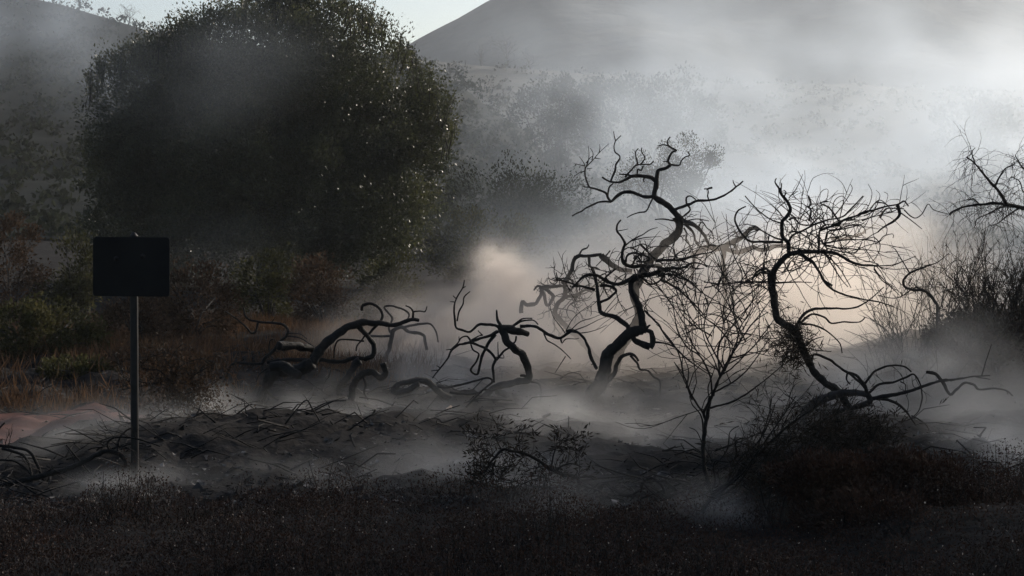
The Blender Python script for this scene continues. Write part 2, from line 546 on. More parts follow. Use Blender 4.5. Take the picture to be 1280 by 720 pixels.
def middle_tree():
    t = Woody('burnt_tree', 'small charred tree arched over a looped ground log with a knobbed top', 'tree', (615, 528), 17.8, group='burnt trees', seed=8)
    B = t.br
    B(Z7, 9, 10, '720,548 724,510 718,470 690,415 650,380 615,350 605,315 590,290', 'trunk')
    B(Z7, 9, 7, '722,540 640,555 560,575 520,605 480,635 430,655 370,645 300,615 250,575 210,545 140,545 80,560 45,590 75,605 130,585 175,562', mat=M_CHARGREY)
    B(Z7, 3.2, 2.6, '250,570 320,575 400,560 470,540 520,530 540,550 480,600', mat=M_CHARGREY)
    B(Z7, 3.8, 3, '330,600 380,610 440,610 490,600', mat=M_CHARGREY)
    B(Z7, 11, 9, '455,760 462,700 470,660 490,630', None, True, M_CHARGREY)
    B(Z7, 12, 9, '548,760 545,720 530,670 520,620', None, True, M_CHARGREY)
    B(Z7, 11, 8, '650,760 645,720 625,650 600,610 555,595', None, True, M_CHARGREY)
    B(Z7, 2.2, 1.6, '430,660 400,690 375,725')
    B(Z7, 5, 3, '730,540 700,520 680,520')
    B(Z7, 13, 7, '580,290 620,288 680,298 722,312')
    B(Z7, 6.5, 2, '605,300 580,265 565,235 563,190')
    B(Z7, 4.2, 1.5, '590,290 560,270 520,262 470,265 430,300 390,290 360,278 355,240 350,190 355,150 375,110 395,75 402,40')
    B(Z7, 2.3, 1.4, '365,245 375,200 395,160 400,125 430,98')
    B(Z7, 1.7, 1, '352,150 330,148'); B(Z7, 1.6, 1, '362,135 345,118'); B(Z7, 1.6, 1, '395,80 408,72')
    B(Z7, 4.2, 1.5, '570,300 520,320 460,340 400,360 370,365 335,395 320,430 290,470 265,500 243,530')
    B(Z7, 1.6, .9, '275,490 235,495'); B(Z7, 1.6, .9, '282,480 262,468'); B(Z7, 1.8, 1.2, '345,385 310,390')
    B(Z7, 3.2, 3.6, '400,355 440,355 480,370 520,390 550,420 560,440'); B(Z7, 4, 3, '560,435 545,470 548,510 550,550')
    B(Z7, 4.4, 2, '555,310 520,360 495,410 480,460 465,510 435,490 460,450 475,410 445,390 435,360')
    B(Z7, 2.4, 1.6, '440,355 415,322 385,330 370,355 330,390'); B(Z7, 1.6, 1, '490,315 470,292'); B(Z7, 2.2, 1.6, '430,345 470,322 495,315')
    B(Z7, 1.7, 1, '570,430 570,390 570,350'); B(Z7, 3, 2.4, '565,440 600,395 625,380')
    B(Z7, 3.2, 1.6, '630,280 680,250 740,240 770,262'); B(Z7, 2.4, 1.5, '640,272 690,235 740,232')
    B(Z7, 2.8, 2.4, '660,322 655,350 635,365'); B(Z7, 1.7, 1, '375,345 375,322')
    B(Z7, 4.4, 4, '680,272 740,270 790,290 830,315 880,330 920,305 945,290')
    B(Z7, 1.7, 1, '880,330 890,355 910,335 960,335 975,330'); B(Z7, 2.2, 1.1, '800,305 815,340 850,360 890,390 935,435'); B(Z7, 1.6, .9, '908,420 880,465 855,505')
    B(Z7, 2.6, 1.5, '735,548 775,560 785,600 780,660 775,735', mat=M_CHARGREY)
    B(Z7, 1.6, .9, '560,425 600,430 590,405')
    t.done()


def left_tree():
    t = Woody('burnt_tree', 'low sprawling charred tree with a long bent arm over pale smoking ash', 'tree', (345, 500), 18.2, group='burnt trees', seed=13)
    B = t.br
    B(Z6, 13, 17, '345,640 358,590 380,540 412,505 470,492 540,488 600,455', 'trunk', True)
    B(Z6, 15, 10, '400,480 450,470 500,500 540,520')
    B(Z6, 15, 4, '540,490 580,470 615,435 640,385 700,330 760,285 820,262 880,252 960,258 1010,265 1060,250 1100,238 1135,242')
    B(Z6, 3.2, 1.6, '1105,238 1105,200 1090,178 1068,168'); B(Z6, 2.2, 1.2, '1105,200 1140,195 1165,198 1175,172')
    B(Z6, 6.5, 6, '835,270 870,310 900,350 912,385 900,420 860,435')
    B(Z6, 5.5, 5, '860,435 820,430 760,445 700,445 640,440 540,440 480,440 380,450')
    B(Z6, 2.2, 1.8, '865,315 850,340 825,370 820,395'); B(Z6, 2.4, 2, '860,345 800,340 740,338 715,370 710,430')
    B(Z6, 3, 4, '868,325 900,290 945,240 952,205 930,175 890,158 855,165 850,190')
    B(Z6, 12, 8, '430,370 500,368 570,380 620,395 600,425')
    B(Z6, 5, 2.6, '350,460 370,430 400,400 440,350 470,320 480,290 450,262 400,255 340,250 290,240 265,215 258,180')
    B(Z6, 3.2, 1.6, '330,255 320,295 295,305 275,280 230,240 165,195'); B(Z6, 1.7, 1, '400,250 412,232'); B(Z6, 2, 1.6, '385,400 390,345 410,335')
    B(Z6, 3.2, 4, '360,460 290,458 220,455 190,480 170,530 140,580 120,640 115,720')
    B(Z6, 7.5, 5, '380,500 365,560 345,610 320,640 260,630 190,625 140,635'); B(Z6, 5, 2, '365,560 390,615 440,640 500,640')
    B(Z6, 2.2, 1.4, '210,640 280,680 345,705')
    B(Z6, 2, 1, '480,320 540,330 590,360 630,385'); B(Z6, 1.6, 1, '480,305 540,310 575,335')
    B(Z6, 11, 4.5, '840,445 820,460 790,510 740,560 735,600 760,620 800,630', mat=M_CHARGREY)
    B(Z6, 2, 1, '610,655 650,635 700,625 790,625'); B(Z6, 2, 1, '700,625 655,600 640,580 570,590'); B(Z6, 1.8, 1, '650,595 665,550 690,520')
    B(Z6, 1.8, 1, '735,545 770,565 795,555')
    B(Z6, 2.6, 1.4, '380,480 340,510 320,550')
    t.twigs(16, 8, 26, 1.2, .3, .8, (270, 440, 345, 510))
    t.done()
    s = Woody('burnt_stump', 'hooked charred stump curled over beside the sprawling burnt tree', 'stump', (440, 500), 17.6, seed=14)
    s.br(Z6, 10, 8, '795,680 800,620 810,560 850,512 900,500 945,528 968,500 955,455', 'trunk', True)
    s.br(Z6, 4, 2, '850,515 870,560 860,600 880,640')
    s.done()


def right_tree():
    t = Woody('burnt_tree', 'charred tree with dense arching whip branches spreading over a needle tuft', 'tree', (1000, 500), 17.5, group='burnt trees', seed=21)
    B = t.br
    B(Z4, 10, 9, '590,560 540,480 480,440 430,380 385,285 360,232 300,195 285,150 275,80 265,10', 'trunk', True)
    B(Z3, 8.5, 5, '340,720 345,660 360,615 395,575 430,550 500,540 580,540')
    B(Z3, 5.5, 3.4, '425,552 420,500 395,470 390,430 395,385 430,340 425,300 400,270 380,245 375,220')
    B(Z3, 2.6, 1.5, '375,220 355,190 362,172'); B(Z3, 2.2, 1.4, '385,230 388,195'); B(Z3, 2, 1.2, '400,262 410,240 398,232')
    B(Z3, 1.5, .6, '425,270 460,225 495,150'); B(Z3, 1.4, .6, '440,255 470,235')
    B(Z3, 3.6, 2, '395,490 330,490 230,485 190,450 165,410 155,375 170,335 210,312')
    B(Z3, 5, 2.4, '580,540 650,545 700,570 760,600 870,610'); B(Z3, 2, 1, '870,610 940,605 1000,585 1060,560'); B(Z3, 1.7, 1, '870,600 880,615 905,630')
    B(Z3, 5, 3, '480,550 530,580 570,630 600,680 640,710'); B(Z4, 3, 1.5, '470,20 500,60 560,90 640,110 700,120 760,140')
    B(Z3, 2.2, 1, '590,540 620,570 650,620 690,680 720,715'); B(Z3, 2.2, 1, '600,545 640,580 690,640 735,720')
    B(Z3, 3.2, 2.4, '575,540 575,480 580,430 610,400'); B(Z3, 3, 1.6, '580,430 640,410 680,400 650,350 620,315 580,295 620,288')
    B(Z3, 2.2, 1.2, '600,510 620,440 660,430 720,420 790,400'); B(Z3, 2.2, 1.2, '590,500 640,490 700,480 790,478 850,465')
    B(Z3, 1.9, 1.2, '610,520 700,540 760,540 790,490'); B(Z3, 2, 1.2, '600,505 660,520 750,525 810,530')
    B(Z3, 3, 2, '640,410 700,380 760,360 800,340 850,330 910,312 970,300 1000,285 1022,312')
    B(Z3, 4.5, 2, '965,305 978,350 950,385 900,415 870,440'); B(Z3, 2, 1.2, '860,290 910,300 940,340'); B(Z3, 2.2, 1.2, '790,350 820,340 850,300 880,280 905,295')
    B(Z3, 2.4, 1.5, '880,370 910,325 960,322 1000,325'); B(Z3, 1.8, 1, '790,478 830,480 870,490 900,460 945,450 945,470')
    B(Z3, 1.7, .9, '1000,330 1050,370 1090,350 1120,300 1150,330 1220,350'); B(Z3, 1.7, .9, '985,345 1040,385 1090,425')
    B(Z3, 2, 1.4, '400,400 340,380 280,340 240,300 205,260'); B(Z3, 2.4, 1.3, '400,480 360,470 300,440 260,410 245,420')
    B(Z3, 2.6, 1.4, '345,690 330,690 200,690 100,700 0,690'); B(Z3, 3.2, 2, '340,650 300,620 255,650 240,700'); B(Z3, 2.6, 1, '355,695 450,690 540,692')
    B(Z3, 2, 1, '350,640 290,640 200,690 150,720')
    B(Z3, 3, 1.6, '420,500 440,460 500,430 560,400 620,380 690,365 730,330 795,260'); B(Z3, 2.4, 1.3, '425,440 470,440 520,470 560,500')
    B(Z3, 2.6, 1.2, '425,380 450,370 480,400 530,405 560,380 600,340')
    B(Z3, 2.4, 2.4, '525,385 535,330 520,315 535,300 522,258', mat=M_CHARGREY)
    B(Z4, 4.2, 1.1, '365,225 390,180 430,150 500,145 590,145 650,120 720,60'); B(Z4, 3.2, 1.5, '380,210 430,170 480,180 510,205 560,200 620,200 645,180')
    B(Z4, 2.8, 1.5, '390,210 430,210 480,230 520,260 545,290 552,325'); B(Z4, 2, 1, '400,300 440,270 480,258'); B(Z4, 1.8, 1, '430,310 470,315 510,318')
    B(Z4, 3, 3.4, '430,370 440,330 500,350 540,380 600,420 640,460 655,490')
    B(Z4, 2.4, 1.6, '575,400 570,430 585,450')
    for q in ('400,590 420,630 470,620 510,570', '600,400 590,330 565,290 590,235 620,230 612,290', '640,370 650,290 690,260 720,290', '700,380 740,380 810,330 840,250 820,200', '640,370 690,310 740,230 730,200',
              '700,360 760,310 800,260', '790,385 880,340 920,260 900,240', '800,360 850,330 880,260 860,230', '560,400 500,330 440,300', '430,350 480,370 520,300', '600,500 560,450 500,470 450,500 440,540', '660,430 760,400 800,420 810,450',
              '580,420 520,450 500,500 470,530', '500,545 440,580 400,640', '850,465 880,500 870,550 840,590', '870,610 850,620 900,680 960,720', '345,660 300,640 260,660 200,700'):
        B(Z3, 1.6, .8, q)
    t.twigs(40, 40, 110, 1.5, .2, .95, (920, 280, 1060, 330), gen=1)
    t.twigs(36, 30, 80, 1.4, .1, 1.0, (1000, 255, 1135, 335), gen=1)
    t.twigs(40, 30, 90, 1.3, .1, 1.0, (900, 330, 990, 400), gen=1)
    t.twigs(14, 40, 110, 1.6, -.2, .8, (950, 300, 1060, 350), gen=0)
    t.done()
    # the tuft of scorched needles caught in the fork
    P, D = [], []
    for _ in range(1500):
        a = at(rng.gauss(990, 15), rng.gauss(430, 17), 17.2 + rng.gauss(0, .14))
        P.append(a); D.append((rng.gauss(0, .5), rng.gauss(0, .4), rng.uniform(-.6, .6)))
    V, F = leaf_quads(np.array(P), np.array(D), .10, .10, .4)
    mesh_obj('needle_tuft', V, F, M_NEEDLE, t.root, kind='stuff')


def fallen_limb():
    t = Woody('fallen_limb', 'fallen charred limb with hooped twigs reaching through blue smoke', 'branch', (1085, 520), 16.4, group='fallen burnt limbs', seed=31)
    B = t.br
    B(Z4, 12, 8, '400,560 450,520 530,490 600,482 655,490', 'limb', True, M_CHARGREY)
    B(Z4, 8, 5, '655,490 660,520 590,545 520,560'); B(Z4, 5, 3, '655,490 640,450 610,415 575,400')
    B(Z4, 3.2, 2, '645,445 680,400 740,375 800,378 830,400')
    B(Z4, 3.4, 1.2, '660,485 700,450 760,440 810,420 840,410 865,450 872,510 855,560 820,590 780,598'); B(Z4, 1.8, 1.2, '785,438 805,450 805,475')
    B(Z4, 5.5, 1.6, '660,505 700,500 790,485 870,460 930,440 1000,430 1080,418 1145,415'); B(Z4, 1.8, 1, '1110,415 1130,350 1150,290')
    B(Z4, 1.8, 1, '1080,418 1120,425 1145,430'); B(Z4, 2, 1, '930,437 970,428 990,438')
    B(Z4, 4.5, 2, '890,400 930,410 960,450 985,490 1010,470 1040,445 1080,450 1100,470 1160,465 1210,475 1235,495'); B(Z4, 1.7, 1, '1212,476 1215,490')
    B(Z4, 4.5, 2, '690,505 715,508 770,525 810,560 845,610'); B(Z4, 2, 1, '830,575 860,590 895,620 900,660 885,710'); B(Z4, 2, 1.5, '770,528 770,515')
    t.twigs(10, 12, 40, 1.1, .2, .8)
    t.done()
    s = Woody('burnt_stump', 'crooked grey charred stump half hidden in blue smoke on the bank', 'stump', (1160, 480), 19.2, M_CHARGREY, seed=33)
    B = s.br
    B(Z4, 6, 8, '895,540 895,490 905,440 890,390 870,360 850,350', 'trunk', True)
    B(Z4, 7, 9, '870,358 850,350 800,332 750,352'); B(Z4, 9, 8, '870,355 905,330 900,285 915,310 950,362'); B(Z4, 3, 2, '860,340 890,290')
    B(Z4, 3.2, 2.4, '850,352 870,385 920,375 910,345'); B(Z4, 2.4, 1.4, '830,350 820,380 860,400')
    s.done()


def grey_tree():
    t = Woody('burnt_tree', 'pale grey burnt tree of looping limbs far back in the bright smoke', 'tree', (690, 392), 25.2, M_CHARGREY, group='burnt trees', seed=41)
    B = t.br
    B(Z2, 8, 5, '450,560 370,450 275,355 215,290 225,250 255,210 268,170 258,140', 'trunk', True)
    B(Z2, 5, 4.5, '45,285 50,230 80,245 120,235 145,190 150,155 200,155 250,148'); B(Z2, 4, 2, '150,160 130,150 108,172')
    B(Z2, 5, 4, '150,160 180,175 205,200 190,240 175,245 160,200 150,170'); B(Z2, 5, 4.5, '258,140 275,105 292,80 305,35 318,0')
    B(Z1, 5, 4.5, '300,715 310,660 335,640 370,640 445,635'); B(Z1, 3, 1.5, '335,640 350,610 375,600 385,583')
    B(Z1, 4.5, 2, '385,645 390,690 420,700 440,710'); B(Z1, 8, 5, '445,638 490,680 540,705 600,715'); B(Z1, 2, 1.2, '490,615 460,650 420,690')
    B(Z2, 4, 2.5, '255,210 290,200 330,190 370,170 400,180'); B(Z2, 4, 2, '330,190 310,230 290,240')
    t.twigs(50, 12, 40, 1.7, .2, .9, (690, 340, 745, 400))
    t.done()
    u = Woody('burnt_tree', 'ghostly burnt tree bowed over in the smoke behind the sprawling tree', 'tree', (480, 450), 24.2, M_CHARGREY, group='burnt trees', seed=43)
    B = u.br
    B(Z6, 6, 4, '955,470 970,420 990,380 1000,320 1010,290 1045,275 1085,300 1130,305 1160,320 1165,350 1175,390', 'trunk', True)
    B(Z6, 3.5, 3, '890,320 940,320 1000,320'); B(Z6, 3.5, 2, '1045,278 1090,270 1140,260 1190,260 1220,300 1230,350')
    B(Z6, 3, 2.4, '1000,318 985,280 1000,230 960,178 1000,170 1050,185 1085,210 1075,240')
    t.twigs(30, 12, 36, 1.5, .2, .9, (490, 400, 560, 440))
    t.done()
    g = Woody('burnt_log', 'grey burnt log with short snags leaning in smoke behind the tall tree', 'log', (900, 330), 27.0, M_CHARGREY, seed=45)
    B = g.br
    B(Z1, 9, 5, '900,640 970,600 1040,600 1100,575 1150,545 1190,505 1215,500 1232,512', 'log'); B(Z1, 6, 5, '1060,600 1130,620 1200,600 1260,610 1320,590 1400,600')
    B(Z1, 4, 2, '1100,575 1120,600 1140,640'); B(Z1, 6, 4, '915,640 905,700 900,760', None); B(Z3, 5, 3, '640,470 700,475 760,460 800,440 805,425')
    g.br(Z1, 7, 6, '1060,980 1064,800 1058,690 1060,600', 'snag', True)
    g.twigs(30, 12, 40, 1.4, .3, .9)
    g.done()


def near_limbs():
    t = Woody('fallen_limb', 'long charred log propped across the ash at the foot of the sign', 'log', (60, 600), 13.6, group='fallen burnt limbs', seed=51)
    B = t.br
    B(ZB, 8, 5.5, '-60,370 0,345 80,325 180,300 270,275 340,245 400,215 440,205 490,225 505,270', 'log', False)
    B(ZB, 2.8, 1.8, '438,205 430,170 460,150 520,150 580,165 640,185'); B(ZB, 3.4, 2.2, '470,205 480,150 510,120 545,105'); B(ZB, 2.4, 1.6, '440,205 480,185 520,195')
    B(ZB, 2, 2, '265,180 320,245 370,295 440,305'); B(ZB, 2.4, 1.2, '180,350 195,310 210,260')
    B(ZB, 4.5, 4, '-20,182 60,190 120,210 150,260 182,350'); B(ZB, 4, 3, '10,195 90,220 120,270 132,362'); B(ZB, 3.2, 2.4, '-10,240 60,245 110,280 125,300')
    B(ZB, 3, 2, '-20,130 5,105 20,92'); B(ZB, 3, 1.6, '-10,300 20,350 60,410 100,430'); B(ZB, 2, 1.2, '40,490 50,460 90,450')
    B(ZB, 2.6, 1.6, '100,420 170,400 260,360 330,345 390,380'); B(ZB, 2.2, 1.2, '270,400 290,355 330,350')
    t.twigs(26, 14, 50, 1.3, .4, .7)
    t.done()
    u = Woody('fallen_limb', 'burnt branch with bent fingers lying on the smoking ash heap', 'branch', (290, 560), 15.2, group='fallen burnt limbs', seed=53)
    B = u.br
    B(ZB, 5, 3, '690,200 720,188 800,165 870,170 905,140 940,120 995,140', 'limb'); B(ZB, 2.8, 2, '870,168 920,150 990,152')
    B(ZB, 3.2, 1.2, '760,185 860,195 980,190 1060,180 1100,185 1130,240 1180,280 1210,310'); B(ZB, 2.4, 1.2, '1050,185 1080,220 1110,240 1190,250 1240,280')
    B(ZB, 2, 1.6, '845,280 880,320 905,345'); B(ZB, 2, 1.2, '905,345 940,310 910,270'); B(ZB, 1.8, 1.2, '965,335 955,300 953,262'); B(ZB, 2.4, 1.5, '830,200 835,250 830,300')
    B(ZA, 2.4, 1.6, '1140,480 1180,430 1225,385 1250,420 1280,470')
    u.twigs(18, 10, 34, 1.2, .2, .8)
    u.done()
    j = Woody('fallen_limb', 'withered branch with scorched needle sprays lying across the drifting smoke', 'branch', (720, 600), 13.2, group='fallen burnt limbs', seed=55)
    B = j.br
    B(Z8, 6, 2, '1030,395 1032,350 1030,310 980,300 920,275 870,240 820,215 770,205 730,200 690,240 660,285 620,300 580,285', 'limb', True)
    B(Z8, 2.8, 1.6, '945,285 970,262 1010,255 1045,268'); B(Z8, 2.4, 1.4, '925,268 935,215 950,190 975,205'); B(Z8, 2.4, 1.6, '1020,305 1030,285 1025,280')
    B(Z8, 4.4, 2, '1032,360 1060,388 1110,375 1145,330 1180,375 1230,385 1290,388'); B(Z8, 2, 1.2, '1145,332 1160,350 1190,350')
    B(ZQ, 4.4, 3.4, '255,500 285,520 320,505 325,488 350,475 375,495 390,540 395,570'); B(ZQ, 3, 2, '330,490 350,510 375,530'); B(ZQ, 3, 2, '205,510 230,490 245,500 285,520')
    B(Z8, 2, 1, '1075,385 1085,440 1120,465'); B(Z8, 2.2, 1.2, '1125,360 1135,400 1170,430 1160,470')
    B(Z8, 2.4, 1.2, '1030,390 960,400 900,415'); B(Z8, 1.8, .9, '700,245 690,290 740,320 800,325'); B(Z8, 1.8, .9, '660,285 650,330 600,360'); B(Z8, 1.6, .9, '690,250 680,320 630,370')
    B(Z8, 1.8, 1, '730,205 700,150 690,130'); B(Z8, 1.8, 1, '700,230 660,200 630,185')
    j.twigs(70, 18, 60, 1.1, .1, .8, (595, 530, 740, 620), gen=1)
    j.done()
    P = np.array([tuple(p) for p, v in j.tips]); D = np.array([tuple(v) for p, v in j.tips])
    k = nrng.integers(0, len(P), 1500)
    V, F = leaf_quads(P[k] + nrng.normal(0, .02, (1500, 3)), D[k], .05, .22, .6)
    mesh_obj('needles', V, F, M_NEEDLE, j.root, kind='stuff')
    w = Woody('fallen_limb', 'thin curved burnt branch on dark ash below the smoking stump', 'branch', (470, 590), 14.6, group='fallen burnt limbs', seed=57)
    B = w.br
    B(Z8, 3.2, 1.4, '120,140 150,210 180,260 240,270 300,250 330,220', 'limb'); B(Z8, 1.8, 1, '235,268 220,240 205,230'); B(Z8, 1.8, 1, '270,262 280,300 320,280')
    B(Z8, 2.2, 1, '260,335 330,345 390,335 440,325 500,325 540,370 590,390 650,390 710,350'); B(Z8, 1.8, 1, '455,326 490,380 530,400'); B(Z8, 2, 1, '270,270 265,310 262,335')
    w.twigs(22, 12, 44, 1.0, .2, .8)
    w.done()

# ------------------------------------------------------------------ foliage materials
M_NEEDLE = mat('scorched_needles', (.010, .008, .006), (.032, .022, .014), 7, .8, 0, 4, .15, None, .02, .15, True)
M_LEAF = mat('broad_leaves', (.020, .025, .012), (.058, .060, .026), .7, .42, 0, 5, .45, (.13, .10, .042), .02, .45, True)
M_BROWNLEAF = mat('dry_brown_leaves', (.028, .018, .011), (.070, .043, .026), 2.2, .8, 0, 4, .1, (.12, .072, .040), .02, .3, True)
M_OLIVE = mat('olive_leaves', (.022, .024, .010), (.055, .051, .020), 1.6, .75, 0, 4, .1, (.095, .078, .032), .02, .35, True)
M_HEATH = mat('brown_heath', (.016, .008, .005), (.055, .025, .014), 2.5, .7, 0, 4, .2, (.11, .050, .026), .02, .15, True)
M_GLINT = mat('painted_glints', (.35, .28, .22), (.55, .46, .38), 5, .7, 0, 3, .2, None, .02, .3)  # sun glints on heath leaves, put into a pale colour
M_STEEL = mat('dull_dark_steel', (.009, .008, .0075), (.020, .018, .017), 14, .5, .15, 6, .2, None, .004)
M_PANEL = mat('dark_painted_plate', (.006, .006, .006), (.011, .011, .011), 5, .6, .1, 6, .1, None, .003)
M_ASH = mat('pale_ash', (.016, .015, .015), (.06, .055, .052), 3.0, .95, .6, 10, .1, (.22, .20, .185), .02)
M_ASH.node_tree.nodes['Color Ramp'].color_ramp.elements[1].position = .54
M_ASH.node_tree.nodes['Color Ramp'].color_ramp.elements[2].position = .64
M_FARLEAF = mat('far_leaves', (.014, .017, .011), (.032, .035, .021), .5, .9, 0, 4, .02, None, .02, .3, True)
M_WOOD = mat('split_wood', (.40, .26, .15), (.60, .43, .28), 6, .8, .3, 6, .2)
M_GRASS = mat('dry_grass', (.050, .028, .016), (.105, .060, .032), 1.0, .85, 0, 4, .1, (.17, .105, .055), .02, .35, True)


def crown_points(c, r, n, clumps, spread, shell=.75, seed=0):
    """leaf positions in uneven clumps through an ellipsoid"""
    g = np.random.default_rng(seed)
    u = g.normal(0, 1, (clumps, 3))
    u /= np.linalg.norm(u, axis=1)[:, None]
    u *= np.where(g.uniform(0, 1, clumps) < shell, g.uniform(.70, 1.0, clumps), g.uniform(.1, .8, clumps))[:, None]
    cc = u * np.array(r)
    k = g.integers(0, clumps, n)
    sz = g.uniform(.55, 1.35, clumps)
    off = g.normal(0, 1, (n, 3))
    off *= (g.uniform(0, 1, n) ** .45 / (np.linalg.norm(off, axis=1) + 1e-9) * 1.9 * spread * sz[k])[:, None]
    P = cc[k] + off
    D = P / np.array(r) ** 1.0
    D /= np.linalg.norm(D, axis=1)[:, None] + 1e-9
    D[:, 2] += .5
    return P + np.array(tuple(c)), D, cc + np.array(tuple(c))


def leafy(name, label, cat, px, py, rx, ry, d, n, size, material, clumps=40, seed=0, group=None, aspect=.5, rdepth=.9, base_py=None, jit=.7, shell=.75):
    k = d / FPX
    c = at(px, py, d)
    r = (rx * k, max(rx, ry) * k * rdepth, ry * k)
    if cat == 'shrub':                     # the foliage reaches down to the soil
        top, g0 = c.z + r[2], gz(c.x, c.y) - .05
        r = (r[0], r[1], (top - g0) * .52)
        c.z = top - r[2]
    root = thing(name, (c.x, c.y, gz(c.x, c.y)), label, cat, group)
    P, D, cl = crown_points(c, r, n, clumps, .17 * min(r[0], r[2]) + .03, shell, seed)
    keep = P[:, 2] > gz(c.x, c.y) - .1
    V, F = leaf_quads(P[keep], D[keep], size, aspect, jit)
    mesh_obj('crown', V, F, material, root, smooth=False)
    foot = Vector((c.x, c.y, min(gz(c.x, c.y) - .1, c.z - r[2] * .8)))
    Vt, Ft = [], []
    q = random.Random(seed)
    for i in range(min(12, clumps)):  # all stems share the foot
        e = Vector(cl[i])
        m = foot.lerp(e, .5) + Vector((q.gauss(0, .1), q.gauss(0, .1), .12)) * r[0]
        tube(Vt, Ft, [foot + Vector((q.gauss(0, .012), q.gauss(0, .012), 0)) * r[0], foot.lerp(m, .6), m, e], [w * r[0] for w in (.030, .024, .017, .008)], 5)
    mesh_obj('trunk' if cat == 'tree' else 'stems', Vt, fix(Ft), M_CHARGREY, root)
    return root


# ------------------------------------------------------------------ the big leafy tree
def big_tree():
    d = 46
    c = at(335, 365, d)
    root = thing('leafy_tree', (c.x, c.y, gz(c.x, c.y)), 'large dense dark green tree with domed crown and spiky upright shoots', 'tree')
    lobes = [(330, 90, 150, 95, 0, 46000), (200, 150, 90, 100, -.5, 32000), (440, 130, 110, 110, -.8, 34000), (330, 230, 190, 100, -1.2, 42000),
             (490, 190, 72, 90, .2, 20000), (390, 40, 75, 62, .6, 16000), (165, 230, 62, 90, 0, 24000), (455, 270, 95, 60, -1.2, 16000),
             (240, 80, 75, 52, .4, 11000), (200, 300, 110, 55, -.5, 12000), (420, 310, 110, 40, -.5, 11000), (300, 180, 150, 120, .6, 30000), (275, 215, 55, 55, -2.2, 9000), (381, 219, 55, 55, -2.2, 9000), (535, 160, 30, 60, 0, 6000), (300, 290, 150, 60, -1.0, 16000), (355, 10, 45, 35, .3, 5000)]
    Ps, Ds = [], []
    for i, (x, y, rx, ry, dd, n) in enumerate(lobes):
        k = (d + dd) / FPX
        cc = at(x, y, d + dd)
        P, D, _ = crown_points(cc, (rx * k, rx * k * .95, ry * k), n, int(90 + n / 200), .25, .62, 100 + i)
        Ps.append(P); Ds.append(D)
    # upright shoots along the top of the crown
    q = random.Random(4)
    top = [(112, 105), (125, 78), (160, 62), (190, 48), (222, 34), (258, 26), (290, 14), (305, 6), (335, 0), (380, -12), (430, 4), (452, 14), (478, 32), (500, 52), (520, 72), (535, 95), (548, 118), (558, 145), (562, 180)]
    shoots = []
    for _ in range(210):
        i = q.randrange(len(top) - 1)
        u = q.random()
        x, y = top[i][0] * (1 - u) + top[i + 1][0] * u, top[i][1] * (1 - u) + top[i + 1][1] * u
        b = at(x + q.gauss(0, 4), y + 12 + abs(q.gauss(0, 9)), d + q.gauss(0, 1.6))
        L_ = q.uniform(.3, .75)
        v = Vector((q.gauss(0, .22), q.gauss(0, .2), 1)).normalized()
        m = 46
        t = np.array([q.random() for _ in range(m)])[:, None]
        Ps.append(np.array(tuple(b)) + t * L_ * np.array(tuple(v)) + nrng.normal(0, .04, (m, 3)))
        Ds.append(np.tile(np.array(tuple(v)) * .8, (m, 1)) + nrng.normal(0, .6, (m, 3)))
        shoots.append((b - v * .3, b + v * L_))
    V, F = leaf_quads(np.concatenate(Ps), np.concatenate(Ds), .082, .5, .75)
    mesh_obj('crown', V, F, M_LEAF, root, smooth=False)
    Vt, Ft = [], []
    for a, b in shoots:
        tube(Vt, Ft, [a, a.lerp(b, .5), b], [.014, .011, .006], 4)
    mesh_obj('shoots', Vt, fix(Ft), M_CHARGREY, root, kind='stuff')
    Vt, Ft = [], []
    foot = Vector((c.x, c.y, gz(c.x, c.y) - .2))
    tube(Vt, Ft, [foot, foot + Vector((.1, 0, 1.2)), foot + Vector((-.1, 0, 2.4)), at(340, 200, d), at(350, 90, d)], [.42, .33, .27, .2, .08], 10, .2)
    mesh_obj('trunk', Vt, fix(Ft), M_CHARGREY, root)
    for x, y, dd in ((200, 170, -.6), (450, 150, -.6), (260, 110, .6), (420, 80, .4), (500, 220, 0), (170, 240, .2), (390, 40, .3)):
        Vt, Ft = [], []
        s = foot + Vector((-.05, 0, q.uniform(1.4, 2.4)))
        e = at(x, y, d + dd)
        m = s.lerp(e, .5) + Vector((0, 0, -.3))
        tube(Vt, Ft, [s, s.lerp(m, .6), m, m.lerp(e, .6), e], [.16, .14, .11, .08, .03], 7, .2)
        mesh_obj('limb', Vt, fix(Ft), M_CHARGREY, root)


